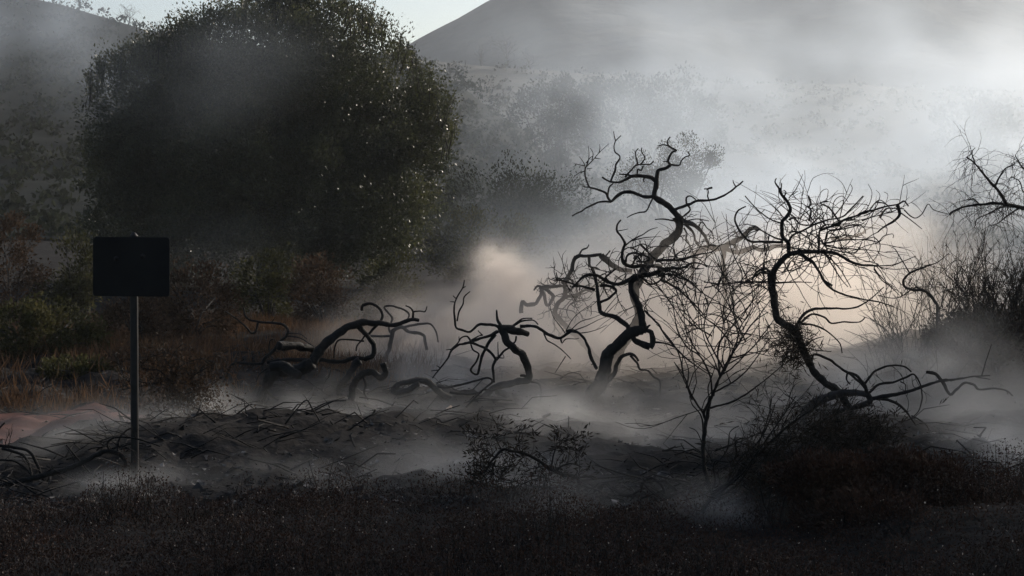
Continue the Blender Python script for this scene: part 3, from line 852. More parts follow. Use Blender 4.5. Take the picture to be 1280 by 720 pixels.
# ------------------------------------------------------------------ shrubs on the slope and far trees in the smoke
def shrubs():
    G = 'living shrubs on the slope'
    leafy('shrub', 'rounded olive green bush beside the red dirt path', 'shrub', 35, 440, 105, 62, 22.5, 15000, .05, M_OLIVE, 90, 1, G)
    leafy('shrub', 'low olive bush at the edge of the path behind the sign post', 'shrub', 95, 478, 55, 26, 20.5, 4500, .045, M_OLIVE, 50, 2, G)
    leafy('shrub', 'tall brown dried bush beside the olive shrub under the hillside', 'shrub', 15, 330, 42, 62, 33, 6000, .07, M_BROWNLEAF, 40, 3, G)
    leafy('shrub', 'yellow green upright bush half hidden by the sign panel', 'shrub', 95, 338, 42, 46, 33, 6000, .065, M_OLIVE, 40, 4, G)
    leafy('shrub', 'dark brown low bush just behind the sign post', 'shrub', 240, 372, 62, 42, 31, 7000, .065, M_BROWNLEAF, 50, 5, G)
    leafy('shrub', 'yellow topped bush beneath the large leafy tree', 'shrub', 335, 345, 42, 36, 36, 5000, .07, M_OLIVE, 40, 6, G)
    leafy('shrub', 'reddish brown dry bush beneath the right side of the leafy tree', 'shrub', 408, 350, 44, 36, 35, 6000, .065, M_BROWNLEAF, 50, 7, G)
    leafy('shrub', 'dim olive bush right of the reddish brown dry bush', 'shrub', 485, 352, 42, 30, 36, 5000, .07, M_OLIVE, 40, 8, G)
    leafy('shrub', 'brown scrub mound between the sign and the olive bushes', 'shrub', 180, 398, 60, 30, 28, 5000, .06, M_BROWNLEAF, 50, 9, G)
    leafy('shrub', 'dull grey green bush at the foot of the dark hillside in haze', 'shrub', 600, 310, 75, 46, 48, 9000, .09, M_OLIVE, 60, 10, G)
    leafy('shrub', 'broad smoke veiled bush on the dark hillside right of the leafy tree', 'shrub', 645, 262, 95, 60, 62, 14000, .10, M_FARLEAF, 130, 11, G, shell=.5)
    leafy('smoky_tree', 'yellow green tree crown glimpsed in smoke behind the tall burnt tree', 'tree', 838, 215, 78, 44, 60, 12000, .075, M_OLIVE, 34, 12, shell=.35)
    leafy('smoky_tree', 'dim round tree crown veiled by smoke below the far ridge line', 'tree', 800, 150, 105, 55, 120, 12000, .25, M_FARLEAF, 60, 13)
    leafy('smoky_tree', 'faint feathery tree veiled by smoke left of the dim round tree', 'tree', 700, 145, 60, 50, 130, 6000, .25, M_FARLEAF, 50, 14)
    leafy('smoky_tree', 'faint tree in the bright smoke above the twiggy bushes', 'tree', 1215, 160, 50, 40, 110, 4000, .25, M_FARLEAF, 40, 15)
    # dry grass on the slope
    n = 60000
    x = nrng.uniform(-9.5, -1.0, n); y = nrng.uniform(20.5, 36, n)
    x[::9] = nrng.uniform(-7.5, -2.9, len(x[::9])); y[::9] = nrng.uniform(17.6, 21.5, len(y[::9]))
    keep = nrng.uniform(0, 1, n) < np.array([.15 + .85 * sstep(-.25, .35, mnoise.noise((a * .5, b * .5, 3.1))) for a, b in zip(x, y)])
    x, y = x[keep], y[keep]
    P = np.stack([x, y, [gz(a, b) - .02 for a, b in zip(x, y)]], 1)
    D = np.tile(np.array([0, 0, 1.0]), (len(P), 1))
    V, F = leaf_quads(P, D, .24, .04, .4)
    mesh_obj('dry_grass', V, F, M_GRASS, label='orange brown dry grass on the slope behind the burnt brush', cat='grass', kind='stuff')


# ------------------------------------------------------------------ burnt brush, broom bushes and the near thicket
def bushes():
    h = Woody('burnt_shrub', 'scorched bush with brown leaves and spiny twigs right of the sign post', 'shrub', (240, 545), 16.6, seed=61)
    B = h.br
    B(ZA, 4.5, 3, '775,530 770,500 760,460 750,420 730,390', 'trunk', True)
    B(ZA, 3, 1.5, '800,520 790,470 795,430 780,400 740,370'); B(ZA, 3, 1.5, '735,525 730,480 700,440 690,400 700,360')
    for q in ('735,395 700,350 640,320 560,330 480,345', '720,370 690,300 720,250 800,220 850,235', '700,330 640,270 590,260 565,250 600,215 640,200', '720,350 760,300 800,270 855,240', '690,300 680,240 700,190 730,160', '640,320 560,310 520,280 480,250 460,200', '740,360 800,340 850,320 890,290', '690,260 660,220 650,180', '560,320 500,300 490,240'):
        B(ZA, 2.2, 1, q)
    h.twigs(130, 16, 48, 1.0, .25, .7, (135, 430, 280, 510), gen=1)
    h.done()
    P = np.array([tuple(p) for p, v in h.tips]); D = np.array([tuple(v) for p, v in h.tips])
    P = P[[i for i in range(len(P)) if (P[i][0] > -4.0)]]
    k = nrng.integers(0, len(P), 1600)
    c = np.array([tuple(at(rng.gauss(232, 26), rng.gauss(495, 16), 16.6 + rng.gauss(0, .18))) for _ in range(2600)])
    V, F = leaf_quads(np.concatenate([P[k] + nrng.normal(0, .03, (1600, 3)), c]), np.tile(np.array([0., 0, .3]), (4200, 1)), .035, .5, .9)
    mesh_obj('leaves', V, F, M_BROWNLEAF, h.root, kind='stuff')

    # thin upright shrub of bare whips in the near right
    s = Woody('bare_shrub', 'thin bare shrub of forked whips fanning upward in front of warm smoke', 'shrub', (885, 640), 12.6, seed=63, wob=.35)
    B = s.br
    B(Z5, 6, 4.5, '225,390 228,350 232,300 215,240 210,180 215,120 225,60 235,0', 'trunk', True)
    B(ZQ, 4, 1.2, '485,330 480,310 500,270 530,200 560,150 600,90 640,60'); B(ZQ, 3, 1.1, '480,315 450,270 430,220 405,185'); B(ZQ, 3, 1.1, '495,300 560,280 620,240 680,190')
    B(ZQ, 2.6, 1, '500,270 495,220 470,170 440,150 415,110 405,60 400,20'); B(ZQ, 2.6, 1, '520,215 515,150 540,100 530,50 555,0'); B(ZQ, 2.4, 1, '545,175 590,160 640,100 660,70')
    B(ZQ, 2.4, 1, '505,260 560,230 600,190 640,130'); B(ZQ, 2.2, .9, '470,170 440,120 430,70 440,20'); B(ZQ, 2.2, .9, '430,225 415,160 380,110 360,90')
    B(ZQ, 2.4, 1, '530,205 500,150 480,100 490,40 470,0'); B(ZQ, 2.2, .9, '560,150 570,100 600,50 600,0')
    B(Z5, 3.4, 1.6, '225,330 250,290 245,240 255,215 300,220 320,195 320,150 350,140'); B(Z5, 2.4, 1.2, '320,195 340,200 370,215'); B(Z5, 2.2, 1.1, '250,230 290,180 300,120 330,100')
    B(Z5, 2.6, 1.2, '232,320 265,300 260,250 275,240'); B(Z5, 1.8, 1, '215,180 190,120 165,105'); B(Z5, 2.6, 1.2, '213,150 205,70 175,30 165,0')
    for q in ('1100,440 1060,390 1010,340 950,300 900,240 870,190 820,150', '1170,430 1140,370 1110,300 1080,240 1040,180 990,130 980,70 1000,20', '1000,400 930,360 890,330 850,290 825,230 830,180', '1060,330 1120,240 1200,180 1280,110', '1140,370 1060,310 980,290 920,310 880,350',
              '1150,330 1090,270 1020,235 940,240 870,225', '1040,180 1030,160 1050,80 1030,0', '900,720 870,640 840,580 810,530', '870,660 880,620 880,560 850,490', '1010,700 1020,640 1060,580 1100,500 1140,420 1170,330', '1040,600 1100,560 1180,480 1240,420 1280,380', '1040,600 1010,520 970,440 950,370',
              '990,720 980,660 1000,600 1020,540', '1080,540 1160,500 1230,480 1280,470', '1100,500 1120,440 1190,400 1240,330', '1060,580 1090,480 1080,400 1120,320 1180,260'):
        B(Z2, 2.0, .9, q)
    for q in ('300,720 300,640 305,520 300,400', '60,720 100,640 170,560 200,480 240,420', '0,720 80,690 100,600 70,520', '180,720 190,650 150,560 125,480 110,350', '240,720 200,640 180,580 220,540 300,500'):
        B(Z3, 1.8, .8, q)
    s.twigs(34, 60, 170, 1.6, .6, .6, (835, 380, 1000, 520), gen=1)
    s.twigs(14, 60, 160, 1.6, .4, .9, (840, 360, 1000, 440), gen=1)
    s.twigs(30, 20, 60, 1.0, .5, .6, (840, 380, 990, 480), gen=0)
    s.done()

    # leaning thicket with dark needle foliage
    o = Woody('needle_shrub', 'dark leaning thicket of many stems with black needle foliage', 'shrub', (905, 650), 12.2, seed=65, wob=.4)
    B = o.br
    B(Z5, 6, 2, '210,390 240,335 300,285 350,240 410,180 460,130 520,80 580,40 620,0', 'trunk', True)
    for q in ('240,345 320,300 370,230 400,150 430,60 440,0', '250,350 330,310 400,230 450,170 480,90 520,20', '270,360 350,320 420,240 500,160 570,110 640,60', '280,365 370,330 460,270 540,200 620,150 700,110', '300,360 400,330 500,300 600,270 680,230 760,180',
              '330,360 430,340 540,330 640,310 740,270 850,270', '260,350 300,270 340,200 380,170 420,110 450,30', '350,330 450,250 560,150 640,80', '240,340 330,270 390,190 480,60 520,0', '700,270 760,280 830,290 890,290', '640,240 700,250 760,250 850,240'):
        B(Z5, 3.2, 1.2, q)
    o.twigs(150, 30, 95, 1.1, .25, .45, (900, 500, 1080, 640), gen=1, out=(.8, 0, .5))
    o.twigs(60, 20, 60, 1.0, .1, .7, (1060, 560, 1140, 620), gen=1)
    o.done()
    P, D = [], []
    for cx, cy_, sx, sy, n in ((1010, 585, 50, 32, 6500), (1040, 545, 22, 18, 2000), (1090, 552, 13, 15, 1800), (965, 605, 34, 20, 2200), (1060, 610, 40, 20, 2500)):
        for _ in range(n // 9):
            a = at(rng.gauss(cx, sx), rng.gauss(cy_, sy), 12.2 + rng.gauss(0, .22))
            v = Vector((rng.gauss(.5, .6), rng.gauss(0, .6), rng.gauss(.35, .6))).normalized()
            for i in range(9):
                P.append(a + v * (.012 * i)); D.append(v * .9)
    V, F = leaf_quads(np.array([tuple(p) for p in P]), np.array([tuple(p) for p in D]), .055, .12, .45)
    mesh_obj('needles', V, F, M_NEEDLE, o.root, kind='stuff')

    # upright broom bushes on the right bank
    G = 'upright broom bushes on the right bank'

    def broom(name, label, x0, x1, y, d, n, lo, hi, w, seed, m=M_CHAR, gen=1, needles=0):
        b = Woody(name, label, 'shrub', ((x0 + x1) / 2, y), d, m, seed=seed, group=G)
        q = random.Random(seed)
        for i in range(n):
            x = q.uniform(x0, x1)
            p = at(x + q.gauss(0, 4), y + q.gauss(0, 5), d + q.gauss(0, .7))
            p.z = min(p.z, gz(p.x, p.y) + .35)
            v = Vector(((x - (x0 + x1) / 2) / (x1 - x0) * .55 + q.gauss(0, .16), q.gauss(0, .2), 1)).normalized()
            b.grow(p, v, q.uniform(lo, hi) * d / FPX, w * .5 * d / FPX, .22, gen)
        tw = b.TV, b.TF
        if needles:
            P = np.array([tuple(p) for p, v in b.tips]); D = np.array([tuple(v) for p, v in b.tips])
            k = nrng.integers(0, len(P), needles)
            V, F = leaf_quads(P[k] - D[k] * nrng.uniform(0, .22, (needles, 1)) + nrng.normal(0, .008, (needles, 3)), D[k], .05, .16, .3)
            mesh_obj('needles', V, F, M_NEEDLE, b.root, kind='stuff')
        b.done()

    broom('broom_bush', 'dense black upright broom bush on the smoky bank under the bare tree', 1205, 1320, 392, 21.5, 130, 55, 120, 1.4, 71, needles=5200)
    broom('broom_bush', 'sparse bare upright bush in front of the smoke between burnt tree and black broom', 1110, 1200, 388, 21, 60, 50, 130, 1.2, 72)
    broom('broom_bush', 'pale thin twig bush standing behind the black broom bushes in bright smoke', 1150, 1225, 330, 29, 70, 60, 135, .9, 73, M_CHARGREY)
    broom('broom_bush', 'dry low tangle of burnt twigs at the smoking edge of the bank', 1090, 1230, 402, 20, 100, 22, 55, 1.1, 74)
    q = Woody('burnt_shrub', 'single hooked burnt stem at the left foot of the broom bushes', 'shrub', (1150, 372), 20.6, seed=75)
    q.br(ZD, 4, 2.2, '330,290 280,232 230,225 185,212 178,180 205,150 250,130 300,110', 'trunk', True); q.br(ZD, 2, 1, '250,130 330,100 380,60'); q.br(ZD, 2, 1, '270,230 230,215 150,260 60,250')
    q.br(ZD, 1.8, .9, '45,130 80,180 120,210 160,250'); q.br(ZD, 2.2, 1, '205,150 170,90 140,40')
    q.twigs(20, 15, 50, 1.0, .5, .5); q.done()

    # bare tree leaning in on the far right
    r = Woody('bare_tree', 'bare tree with fine drooping twigs leaning in above the black broom bush', 'tree', (1330, 420), 20.5, seed=77)
    B = r.br
    B(ZC, 10, 5, '960,980 930,800 900,600 860,450 800,390 760,368 720,358', 'trunk', True)
    B(ZC, 5.5, 2, '740,362 700,355 640,345 590,338 520,345 460,352 400,375 385,390'); B(ZC, 4.5, 1.6, '640,345 610,290 570,245 540,210 500,160 460,130'); B(ZC, 2.6, 1.2, '588,265 610,220 640,180 680,165')
    B(ZC, 1.8, .9, '500,160 485,110 500,90'); B(ZC, 2.2, 1.1, '640,350 620,355 560,385 510,410 500,440'); B(ZC, 2.2, 1.1, '710,362 690,365 640,400 600,430 560,440'); B(ZC, 2, 1, '520,345 490,320 440,330')
    B(ZC, 3.4, 1.3, '860,440 820,350 760,260 730,180 760,120'); B(ZC, 2.4, 1, '735,200 700,160 680,120'); B(ZC, 2.2, 1, '780,280 720,290 700,240 660,220')
    r.twigs(170, 16, 55, .8, .1, .7, (1180, 180, 1290, 290), gen=1, droop=.8)
    r.done()
    leafy('shrub', 'black scorched scrub low on the bank under the broom bushes', 'shrub', 1245, 425, 90, 34, 20.5, 9000, .05, M_NEEDLE, 70, 78)

    # heath mound on the near right, black against the smoke
    mound = [(1010, 598, 50, 24, 11.6), (1070, 596, 50, 22, 11.5), (1130, 592, 46, 24, 11.5), (1170, 610, 44, 32, 11.4), (1205, 650, 44, 34, 11.2), (1080, 650, 95, 44, 11.0), (1180, 690, 72, 40, 10.8), (1235, 700, 38, 34, 10.8)]
    root = None
    Ps, Ds = [], []
    for i, (x, y, rx, ry, d) in enumerate(mound):
        k = d / FPX
        P, D, _ = crown_points(at(x, y, d), (rx * k, rx * k, ry * k), 5200, 60, .045, .8, 300 + i)
        Ps.append(P); Ds.append(D)
    c = at(1110, 690, 11.2)
    root = thing('heath_bush', (c.x, c.y, gz(c.x, c.y)), 'low black heath bush humped up at the edge of the smoke', 'shrub')
    V, F = leaf_quads(np.concatenate(Ps), np.concatenate(Ds), .034, .35, .7)
    mesh_obj('crown', V, F, M_HEATH, root, smooth=False)
    Vt, Ft = [], []
    q = random.Random(9)
    for i in range(60):
        x, y, rx, ry, d = q.choice(mound)
        e = at(x + q.gauss(0, rx * .6), y - ry * q.uniform(.2, 1.15), d)
        f = at(x + q.gauss(0, rx * .4), y, d); f.z = gz(f.x, f.y) - .05
        tube(Vt, Ft, [f, f.lerp(e, .5) + Vector((q.gauss(0, .03), 0, 0)), e], [.008, .006, .003], 4)
    mesh_obj('stems', Vt, fix(Ft), M_CHAR, root, kind='stuff')


# ------------------------------------------------------------------ ground cover
def ground_cover():
    n = 190000
    y = nrng.uniform(9.0, 13.0, n); x = nrng.uniform(-1, 1, n) * (y * .33 + .5)
    hump = np.array([mnoise.noise((a * .9, b * .9, 7.7)) + .6 * mnoise.noise((a * 2.6, b * 2.6, 1.7)) for a, b in zip(x, y)])
    edge = 12.55 - .25 * np.sin(x * 1.3) + .3 * hump
    keep = (y < edge) & (nrng.uniform(0, 1, n) < np.clip(.85 + .6 * hump, .35, 1))
    x, y, hump = x[keep], y[keep], hump[keep]
    g = np.array([gz(a, b) for a, b in zip(x, y)])
    z = g + nrng.uniform(0, 1, len(x)) ** 1.2 * np.clip(.17 + .30 * hump, .05, .5)
    P = np.stack([x, y, z], 1)
    V, F = leaf_quads(P, np.tile(np.array([0, 0, .7]), (len(P), 1)),   .020, .38, .8)
    mesh_obj('heath', V, F, M_HEATH, label='low brown heath covering the near ground', cat='heath', smooth=False, kind='stuff')
    # stems of the heath
    Vt, Ft = [], []
    for i in nrng.integers(0, len(P), 2600):
        a = Vector((P[i][0], P[i][1], g[i] - .02))
        h = max(.06, .15 + .25 * hump[i]) * rng.uniform(.7, 1.3)
        e = a + Vector((rng.gauss(0, .06), rng.gauss(0, .06), h))
        tube(Vt, Ft, [a, a.lerp(e, .5) + Vector((rng.gauss(0, .01), 0, 0)), e], [.004, .003, .0015], 3)
    mesh_obj('heath_stems', Vt, fix(Ft), M_CHAR, label='thin dark stems standing among the low brown heath', cat='stems', kind='stuff')
    m = 900  # pale flecks standing in for sun glints on the heath leaves
    k = nrng.integers(0, len(P), m)
    Q = P[k] + np.array([0, 0, .03])
    V, F = leaf_quads(Q, np.tile(np.array([0, 0, .4]), (m, 1)), .012, .7, .9)
    mesh_obj('heath_glints', V, F, M_GLINT, label='tiny pale flecks painted as sun glints over the brown heath', cat='painted glints', kind='stuff')
    # charred litter: flakes and sticks over the burnt ground
    V, F = [], []
    Vs, Fs = [], []
    q = random.Random(17)
    for i in range(16000):
        yy = 12.4 + 16 * q.random() ** 1.7
        xx = q.uniform(-1, 1) * (yy * .32)
        if mnoise.noise((xx * .8, yy * .8, 2.2)) < -.18: continue
        zz = gz(xx, yy)
        s = q.uniform(.008, .035) * (2.2 if q.random() < .06 else 1)
        c = Vector((xx, yy, zz + s * .25))
        ax = [Vector((q.gauss(0, 1), q.gauss(0, 1), q.gauss(0, .45))).normalized() * s * q.uniform(.5, 1.3) for _ in range(4)]
        b = len(V)
        V += [c + a for a in ax]
        F += [(b, b + 1, b + 2), (b, b + 2, b + 3), (b, b + 3, b + 1), (b + 1, b + 3, b + 2)]
    mesh_obj('ash_litter', V, F, M_ASH, label='grey flakes of ash and cinder strewn over the burnt ground', cat='ash', smooth=False, kind='stuff')
    for i in range(3200):
        yy = 12.6 + 13 * q.random() ** 1.6
        xx = q.uniform(-1, 1) * (yy * .32)
        if mnoise.noise((xx * .6, yy * .6, 6.2)) < .0: continue
        a = Vector((xx, yy, gz(xx, yy) + .01))
        th, L_ = q.uniform(0, 6.28), q.uniform(.08, .5)
        e = a + Vector((math.cos(th) * L_, math.sin(th) * L_, q.uniform(-.02, .2) * L_ * 2))
        mid = a.lerp(e, .5) + Vector((q.gauss(0, .05), q.gauss(0, .05), abs(q.gauss(0, .04)))) * L_ * 2
        w = q.uniform(.003, .010)
        tube(Vs, Fs, [a, mid, e], [w, w * .8, w * .4], 4)
    mesh_obj('burnt_sticks', Vs, fix(Fs), M_CHAR, label='loose burnt sticks scattered over the ash', cat='sticks', kind='stuff')


# ------------------------------------------------------------------ small things
def sign():
    d = 13.3
    foot = at(166, 612, d)
    root = thing('sign', (foot.x, foot.y, gz(foot.x, foot.y)), 'dark rectangular sign plate on a slim steel post seen from behind', 'sign')
    c = at(165.5, 333.2, d)
    foot.y = c.y
    hw, hh, th, rr = 96 / 2 * d / FPX, 74 / 2 * d / FPX, .006, .024
    prof = []
    for sx, sy, a0 in ((1, 1, 0), (-1, 1, 90), (-1, -1, 180), (1, -1, 270)):
        for i in range(6):
            a = R(a0 + i * 18)
            prof.append((sx * (hw - rr) + rr * math.cos(a), sy * (hh - rr) + rr * math.sin(a)))
    n = len(prof)
    tilt = R(-.6)
    V = []
    for off, inset in ((-th, .003), (-th * .5, 0), (th * .5, 0), (th, .003)):
        for x, z in prof:
            x2, z2 = x * (1 - inset / hw), z * (1 - inset / hh)
            V.append((c.x + x2 * math.cos(tilt) - z2 * math.sin(tilt), c.y - .035 + off, c.z + x2 * math.sin(tilt) + z2 * math.cos(tilt)))
    F = [tuple(range(n))[::-1] and tuple(range(n)), tuple(range(3 * n, 4 * n))[::-1]]
    for k in range(3):
        for i in range(n):
            F.append((k * n + i, (k + 1) * n + i, (k + 1) * n + (i + 1) % n, k * n + (i + 1) % n))
    mesh_obj('panel', V, F, M_PANEL, root, smooth=False)
    # square tube post with rounded arrises
    w = 4.4 * d / FPX
    top = at(167, 295, d).z
    V, F = [], []
    ring = [(w, w * .7), (w * .7, w), (-w * .7, w), (-w, w * .7), (-w, -w * .7), (-w * .7, -w), (w * .7, -w), (w, -w * .7)]
    zb = gz(foot.x, foot.y) - .3
    for i, z in enumerate((zb, top)):
        xx = foot.x + (at(167.5, 295, d).x - foot.x) * i
        V += [(xx + a, foot.y + .006 + b, z) for a, b in ring]
    F += [(i, (i + 1) % 8, 8 + (i + 1) % 8, 8 + i) for i in range(8)] + [tuple(range(8))[::-1], tuple(range(8, 16))]
    mesh_obj('post', V, F, M_STEEL, root, smooth=False)
    # little cap on the post
    V, F = [], []
    ct = Vector((at(167.5, 295, d).x, foot.y + .006, top))
    tube(V, F, [ct + Vector((0, 0, z)) for z in (-.012, .004, .012, .024, .03)], [.030, .032, .022, .016, .004], 10)
    mesh_obj('cap', V, fix(F), M_STEEL, root)
    for x, y in ((147, 323), (180, 320)):
        p = at(x, y, d)
        V, F = [], []
        y0 = c.y - .035 - th
        tube(V, F, [Vector((p.x, y0 + q, p.z)) for q in (.002, -.003, -.004, -.010, -.013)], [.020, .020, .011, .010, .004], 12)
        mesh_obj('bolt', V, fix(F), M_STEEL, root)


def split_log():
    d = 17.0
    c = at(568, 524, d)
    root = thing('split_log', (c.x, c.y, gz(c.x, c.y)), 'short burnt log with a pale split end lying under the looped ground log', 'log')
    a, b = at(562, 516, d - .12), at(592, 529, d + .25)
    V, F = [], []
    pts = [a.lerp(b, t) for t in (0, .15, .4, .7, 1)]
    tube(V, F, pts, [.062, .068, .062, .058, .04], 9, .25)
    mesh_obj('bark', V, fix(F), M_CHARGREY, root)
    V, F = [], []
    ax = (a - b).normalized()
    tube(V, F, [a + ax * t for t in (-.05, .004, .02, .05)], [.060, .061, .052, .02], 9, .5)
    mesh_obj('split_end', V, fix(F), M_WOOD, root)


def ridge_trees():
    spec = [('bare tree standing on the far ridge, leftmost of the faint three', 602, 80, 32, 328, 91), ('tallest faint bare tree on the far ridge beside two smaller ones', 636, 83, 56, 328, 92), ('low bare tree on the far ridge right of the tallest one', 664, 86, 34, 328, 93),
            ('faint bare spreading tree on the skyline of the dark hillside', 100, 12, 34, 150, 94), ('faint bare tree at the lower end of the hillside skyline', 160, 30, 34, 150, 95), ('thin bare sapling on the hillside skyline beside the leafy tree', 196, 42, 24, 150, 96), ('faint bare sapling low on the hillside skyline right of leafy tree', 560, 96, 22, 150, 97)]
    for label, x, y, h, d, seed in spec:
        t = Woody('bare_tree', label, 'tree', (x, y), d, M_CHARGREY, seed=seed, group='bare trees on the skyline')
        b = at(x, y + 6, d)
        V, F = [], []
        k = d / FPX
        top = b + Vector((rng.gauss(0, 2) * k, 0, h * .5 * k))
        pts = [b, b.lerp(top, .5) + Vector((rng.gauss(0, 1.5) * k, 0, 0)), top]
        tube(V, F, pts, [.7 * k, .5 * k, .35 * k], 6)
        mesh_obj('trunk', V, fix(F), M_CHARGREY, t.root)
        for i in range(16):
            s = b.lerp(top, t.r.uniform(.3, 1))
            v = Vector((t.r.gauss(0, .6), t.r.gauss(0, .6), 1.0)).normalized()
            t.grow(s, v, h * t.r.uniform(.3, .65) * k, .26 * k, .3, 2)
        mesh_obj('crown', t.TV, fix(t.TF), M_CHARGREY, t.root)
        t.TV = []


def hill_scrub():
    """scattered low scrub that roughens the dark hillside and the ridge behind it"""
    for src, n, size, spread, lab in (('hillside', 5200, .32, .75, 'dark low scrub dotted over the near hillside'), ('ridge', 2600, .6, 1.3, 'faint low scrub dotted along the far ridge')):
        me = bpy.data.objects[src].data
        co = np.empty(len(me.vertices) * 3, dtype=np.float32)
        me.vertices.foreach_get('co', co)
        co = co.reshape(-1, 3)
        lim = co[:, 1] * .34 + 4
        co = co[(np.abs(co[:, 0]) < lim)]
        k = nrng.integers(0, len(co), n)
        c = co[k] + nrng.normal(0, 1, (n, 3)) * np.array([1.4, 1.2, 0])
        m = 22
        sz = nrng.uniform(.4, 1.3, n)
        P = np.repeat(c, m, 0) + nrng.normal(0, .5, (n * m, 3)) * np.array([spread, spread, spread * .6]) * np.repeat(sz, m)[:, None]
        V, F = leaf_quads(P, np.tile(np.array([0, 0, .5]), (n * m, 1)), size, .6, .8)
        mesh_obj('hill_scrub', V, F, M_FARLEAF, label=lab, cat='scrub', smooth=False, kind='stuff')


hill_scrub()
big_tree()
shrubs()
tall_tree(); main_tree(); middle_tree(); left_tree(); right_tree(); fallen_limb(); grey_tree()
near_limbs()
bushes()
ground_cover()
sign()
split_log()
ridge_trees()

# ------------------------------------------------------------------ haze: one box of even air
def haze_box():
    x0, x1, y0, y1, z0, z1 = -760, 760, -20, 960, -3, 96
    v = [(x, y, z) for z in (z0, z1) for y in (y0, y1) for x in (x0, x1)]
    f = [(0, 2, 3, 1), (4, 5, 7, 6), (0, 1, 5, 4), (2, 6, 7, 3), (0, 4, 6, 2), (1, 3, 7, 5)]
    m = bpy.data.materials.new('haze_air')
    m.use_nodes = True
    nt = m.node_tree
    nt.nodes.remove(nt.nodes['Principled BSDF'])
    pv = nt.nodes.new('ShaderNodeVolumePrincipled')
    pv.inputs['Color'].default_value = (.86, .90, .95, 1)
    pv.inputs['Density'].default_value = HAZE
    pv.inputs['Anisotropy'].default_value = .35
    nt.links.new(pv.outputs[0], nt.nodes['Material Output'].inputs['Volume'])
    mesh_obj('haze', v, f, m, smooth=False, kind='stuff')


HAZE = 0.0003
haze_box()


# ------------------------------------------------------------------ smoke: drifting puffs in a voxel cloud
def smoke_material(name, colour, aniso, density, rate):
    m = bpy.data.materials.new(name)
    m.use_nodes = True
    nt = m.node_tree
    nt.nodes.remove(nt.nodes['Principled BSDF'])
    pv = nt.nodes.new('ShaderNodeVolumePrincipled')
    pv.inputs['Color'].default_value = (*colour, 1)
    pv.inputs['Density'].default_value = density
    pv.inputs['Anisotropy'].default_value = aniso
    nt.links.new(pv.outputs[0], nt.nodes['Material Output'].inputs['Volume'])
    m.cycles.volume_step_rate = rate
    return m


def smoke(name, lo, hi, voxel, puffs, material, scale, warp, label=None, contrast=3.0, bias=-1.1, layers=()):
    """puffs: (centre, (rx, ry, rz), strength); layers: ground-hugging sheets (z top, strength, x0, x1, y0, y1)"""
    ng = bpy.data.node_groups.new(name + '_field', 'GeometryNodeTree')
    ng.interface.new_socket('Geometry', in_out='OUTPUT', socket_type='NodeSocketGeometry')
    L = ng.links.new

    def vm(op, a, b=None):
        n = ng.nodes.new('ShaderNodeVectorMath'); n.operation = op
        for i, q in enumerate((a, b)):
            if q is None: continue
            if isinstance(q, tuple): n.inputs[i].default_value = q
            else: L(q, n.inputs[i])
        return n.outputs['Value'] if op == 'DOT_PRODUCT' else n.outputs[0]

    def ma(op, a, b=None, c=None, clamp=False):
        n = ng.nodes.new('ShaderNodeMath'); n.operation = op; n.use_clamp = clamp
        for i, q in enumerate((a, b, c)):
            if q is None: continue
            if isinstance(q, (int, float)): n.inputs[i].default_value = q
            else: L(q, n.inputs[i])
        return n.outputs[0]

    def nz(vec, s, det, rough=.6, colour=False, dist=0.0):
        n = ng.nodes.new('ShaderNodeTexNoise')
        n.inputs['Scale'].default_value = s
        n.inputs['Detail'].default_value = det
        n.inputs['Roughness'].default_value = rough
        n.inputs['Distortion'].default_value = dist
        L(vec, n.inputs['Vector'])
        return n.outputs['Color' if colour else 'Fac']

    pos = ng.nodes.new('GeometryNodeInputPosition').outputs[0]
    w = vm('SUBTRACT', nz(pos, scale * .45, 3, .55, True), (.5, .5, .5))
    p = vm('ADD', pos, vm('MULTIPLY', w, (warp, warp, warp)))
    acc = None
    for c, r, s in puffs:
        q = vm('MULTIPLY', vm('SUBTRACT', p, tuple(c)), tuple(1 / k for k in r))
        e = ma('EXPONENT', ma('MULTIPLY', vm('DOT_PRODUCT', q, q), -1.0))
        acc = ma('MULTIPLY', e, s) if acc is None else ma('MULTIPLY_ADD', e, s, acc)
    stretch = vm('MULTIPLY', p, (1.0, 1.0, 1.5))
    n1 = nz(stretch, scale, 6, .58, dist=.6)
    fac = ma('MAXIMUM', ma('MULTIPLY_ADD', n1, contrast * 2, bias * 2), 0.03)
    den = ma('MULTIPLY', acc, fac)
    den = ma('MAXIMUM', ma('SUBTRACT', den, .0015 if voxel > .3 else .012), 0.0)
    vc = ng.nodes.new('GeometryNodeVolumeCube')
    vc.inputs['Min'].default_value, vc.inputs['Max'].default_value = lo, hi
    for k, a, b in (('Resolution X', 0, 0), ('Resolution Y', 1, 1), ('Resolution Z', 2, 2)):
        vc.inputs[k].default_value = int((hi[a] - lo[a]) / voxel)
    L(den, vc.inputs['Density'])
    sm = ng.nodes.new('GeometryNodeSetMaterial')
    sm.inputs['Material'].default_value = material
    L(vc.outputs[0], sm.inputs[0])
    go = ng.nodes.new('NodeGroupOutput')
    L(sm.outputs[0], go.inputs[0])
    vd = bpy.data.volumes.new(name)
    vd.materials.append(material)
    o = bpy.data.objects.new(name, vd)
    link(o, kind='stuff')
    mod = o.modifiers.new('field', 'NODES')
    mod.node_group = ng
    return o


def pf(px, py, d, rpx, rd, s, rpy=None):
    """a puff seen at a pixel, d deep, rpx across in pixels and rd metres deep"""
    k = d / FPX
    return (at(px, py, d), (rpx * k, rd, (rpy or rpx) * k), s)


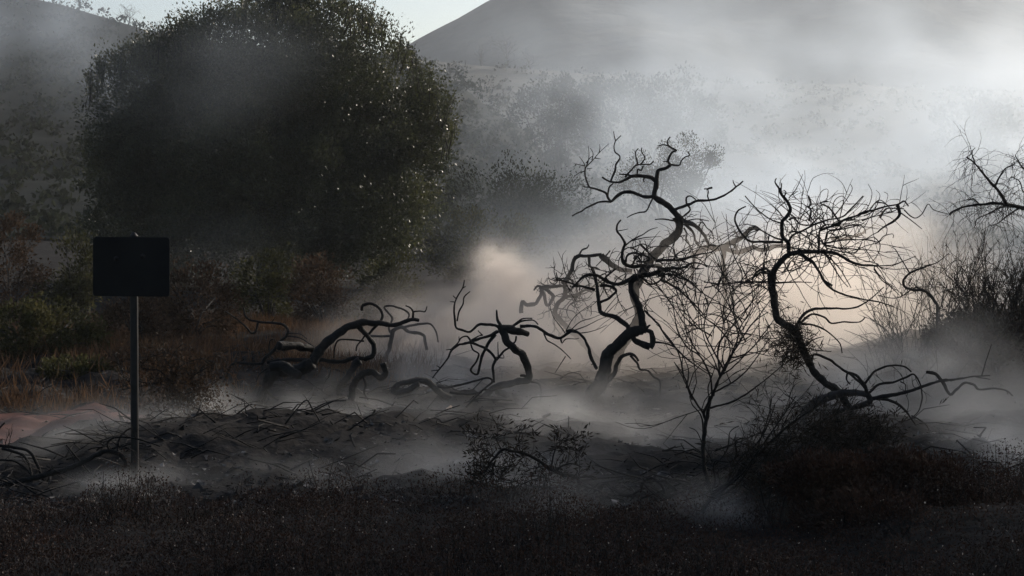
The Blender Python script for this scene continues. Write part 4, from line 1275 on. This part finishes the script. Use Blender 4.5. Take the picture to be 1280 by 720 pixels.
MID = [
    pf(870, 450, 25, 250, 2.4, .40, 70), pf(640, 435, 25, 130, 2.2, .38, 55), pf(760, 405, 27, 170, 2.0, .30, 40),
    pf(880, 340, 28, 150, 2.2, .34, 55), pf(1030, 350, 27, 150, 2.4, .30, 70),
    pf(612, 338, 27, 15, .35, 5.0, 18), pf(632, 362, 27, 18, .4, 4.0, 16), pf(618, 350, 27, 24, .7, 1.2, 36), pf(645, 378, 27, 55, 1.2, 1.0, 24), pf(850, 310, 22.6, 55, .5, .28, 26), pf(500, 430, 25, 70, 1.6, .14, 40),
]
FRONT = [
    pf(1180, 500, 18.2, 90, 1.0, .34, 80), pf(1250, 615, 14.6, 60, 1.2, 1.0, 95), pf(1060, 480, 18.6, 120, .8, .40, 40),
    pf(910, 640, 11.9, 60, .4, .95, 24), pf(1210, 705, 10.4, 60, .4, .50, 24),
    pf(160, 622, 12.9, 55, .35, 1.0, 18), pf(245, 522, 16.6, 45, .5, 1.6, 22), pf(290, 585, 14.8, 38, .4, 1.5, 20),
    pf(600, 600, 13.6, 120, .7, .55, 36), pf(430, 530, 16.8, 130, .8, .45, 34), pf(700, 640, 12.0, 90, .5, .30, 30),
    pf(800, 555, 16.4, 150, 1.1, .62, 50), pf(100, 545, 15.4, 90, .8, .55, 34), pf(640, 530, 17.0, 100, .6, .55, 30),
    pf(380, 610, 13.4, 90, .4, .4, 24), pf(560, 470, 19.2, 80, .6, .5, 24),
]
FAR = [
    pf(1265, 175, 48, 210, 5, .12, 95), pf(1150, 300, 40, 240, 4, .08, 80), pf(900, 280, 46, 190, 7, .055, 80),
    pf(1000, 60, 90, 420, 22, .010, 160), pf(840, 150, 85, 200, 18, .022, 110), pf(850, 220, 52, 90, 3, .035, 60),
    pf(1330, 70, 80, 260, 16, .012, 120), pf(760, 320, 42, 130, 5, .06, 50),
    pf(210, 80, 40, 130, 1.6, .030, 60), pf(300, 40, 41, 110, 1.6, .022, 30), pf(30, 30, 90, 150, 12, .020, 80), pf(330, 285, 40, 110, 2, .022, 22), pf(170, -10, 90, 220, 10, .016, 50)
]
smoke('smoke', (-6, 20.6, -.1), (9, 33, 7.0), .12, MID, smoke_material('warm_smoke', (.93, .86, .80), .5, 1.0, 8.0), 1.1, 1.2)
smoke('smoke', (-6, 9, -.1), (7, 20.5, 3.2), .10, FRONT, smoke_material('near_smoke', (.86, .86, .86), .5, 1.0, 8.0), 1.5, .8, contrast=3.6, bias=-1.4)
smoke('smoke', (-34, 33.2, 0), (62, 125, 40), .6, FAR, smoke_material('far_smoke', (.75, .84, .95), .55, 1.0, 5.0), .22, 6.0, contrast=4.0, bias=-1.6)
# unseen smoke beyond the right edge, added and placed to shade the near ground
SHADE_BANK = [((12.8, 22.5, 6), (3.2, 4.2, 4.5), .34), ((14.5, 27.5, 10), (4.2, 3.2, 4.5), .26)]
smoke('smoke', (7.6, 12, .5), (25, 33, 20), .4, SHADE_BANK, smoke_material('shade_smoke', (.80, .84, .90), .55, 1.0, 4.0), .35, 2.0)
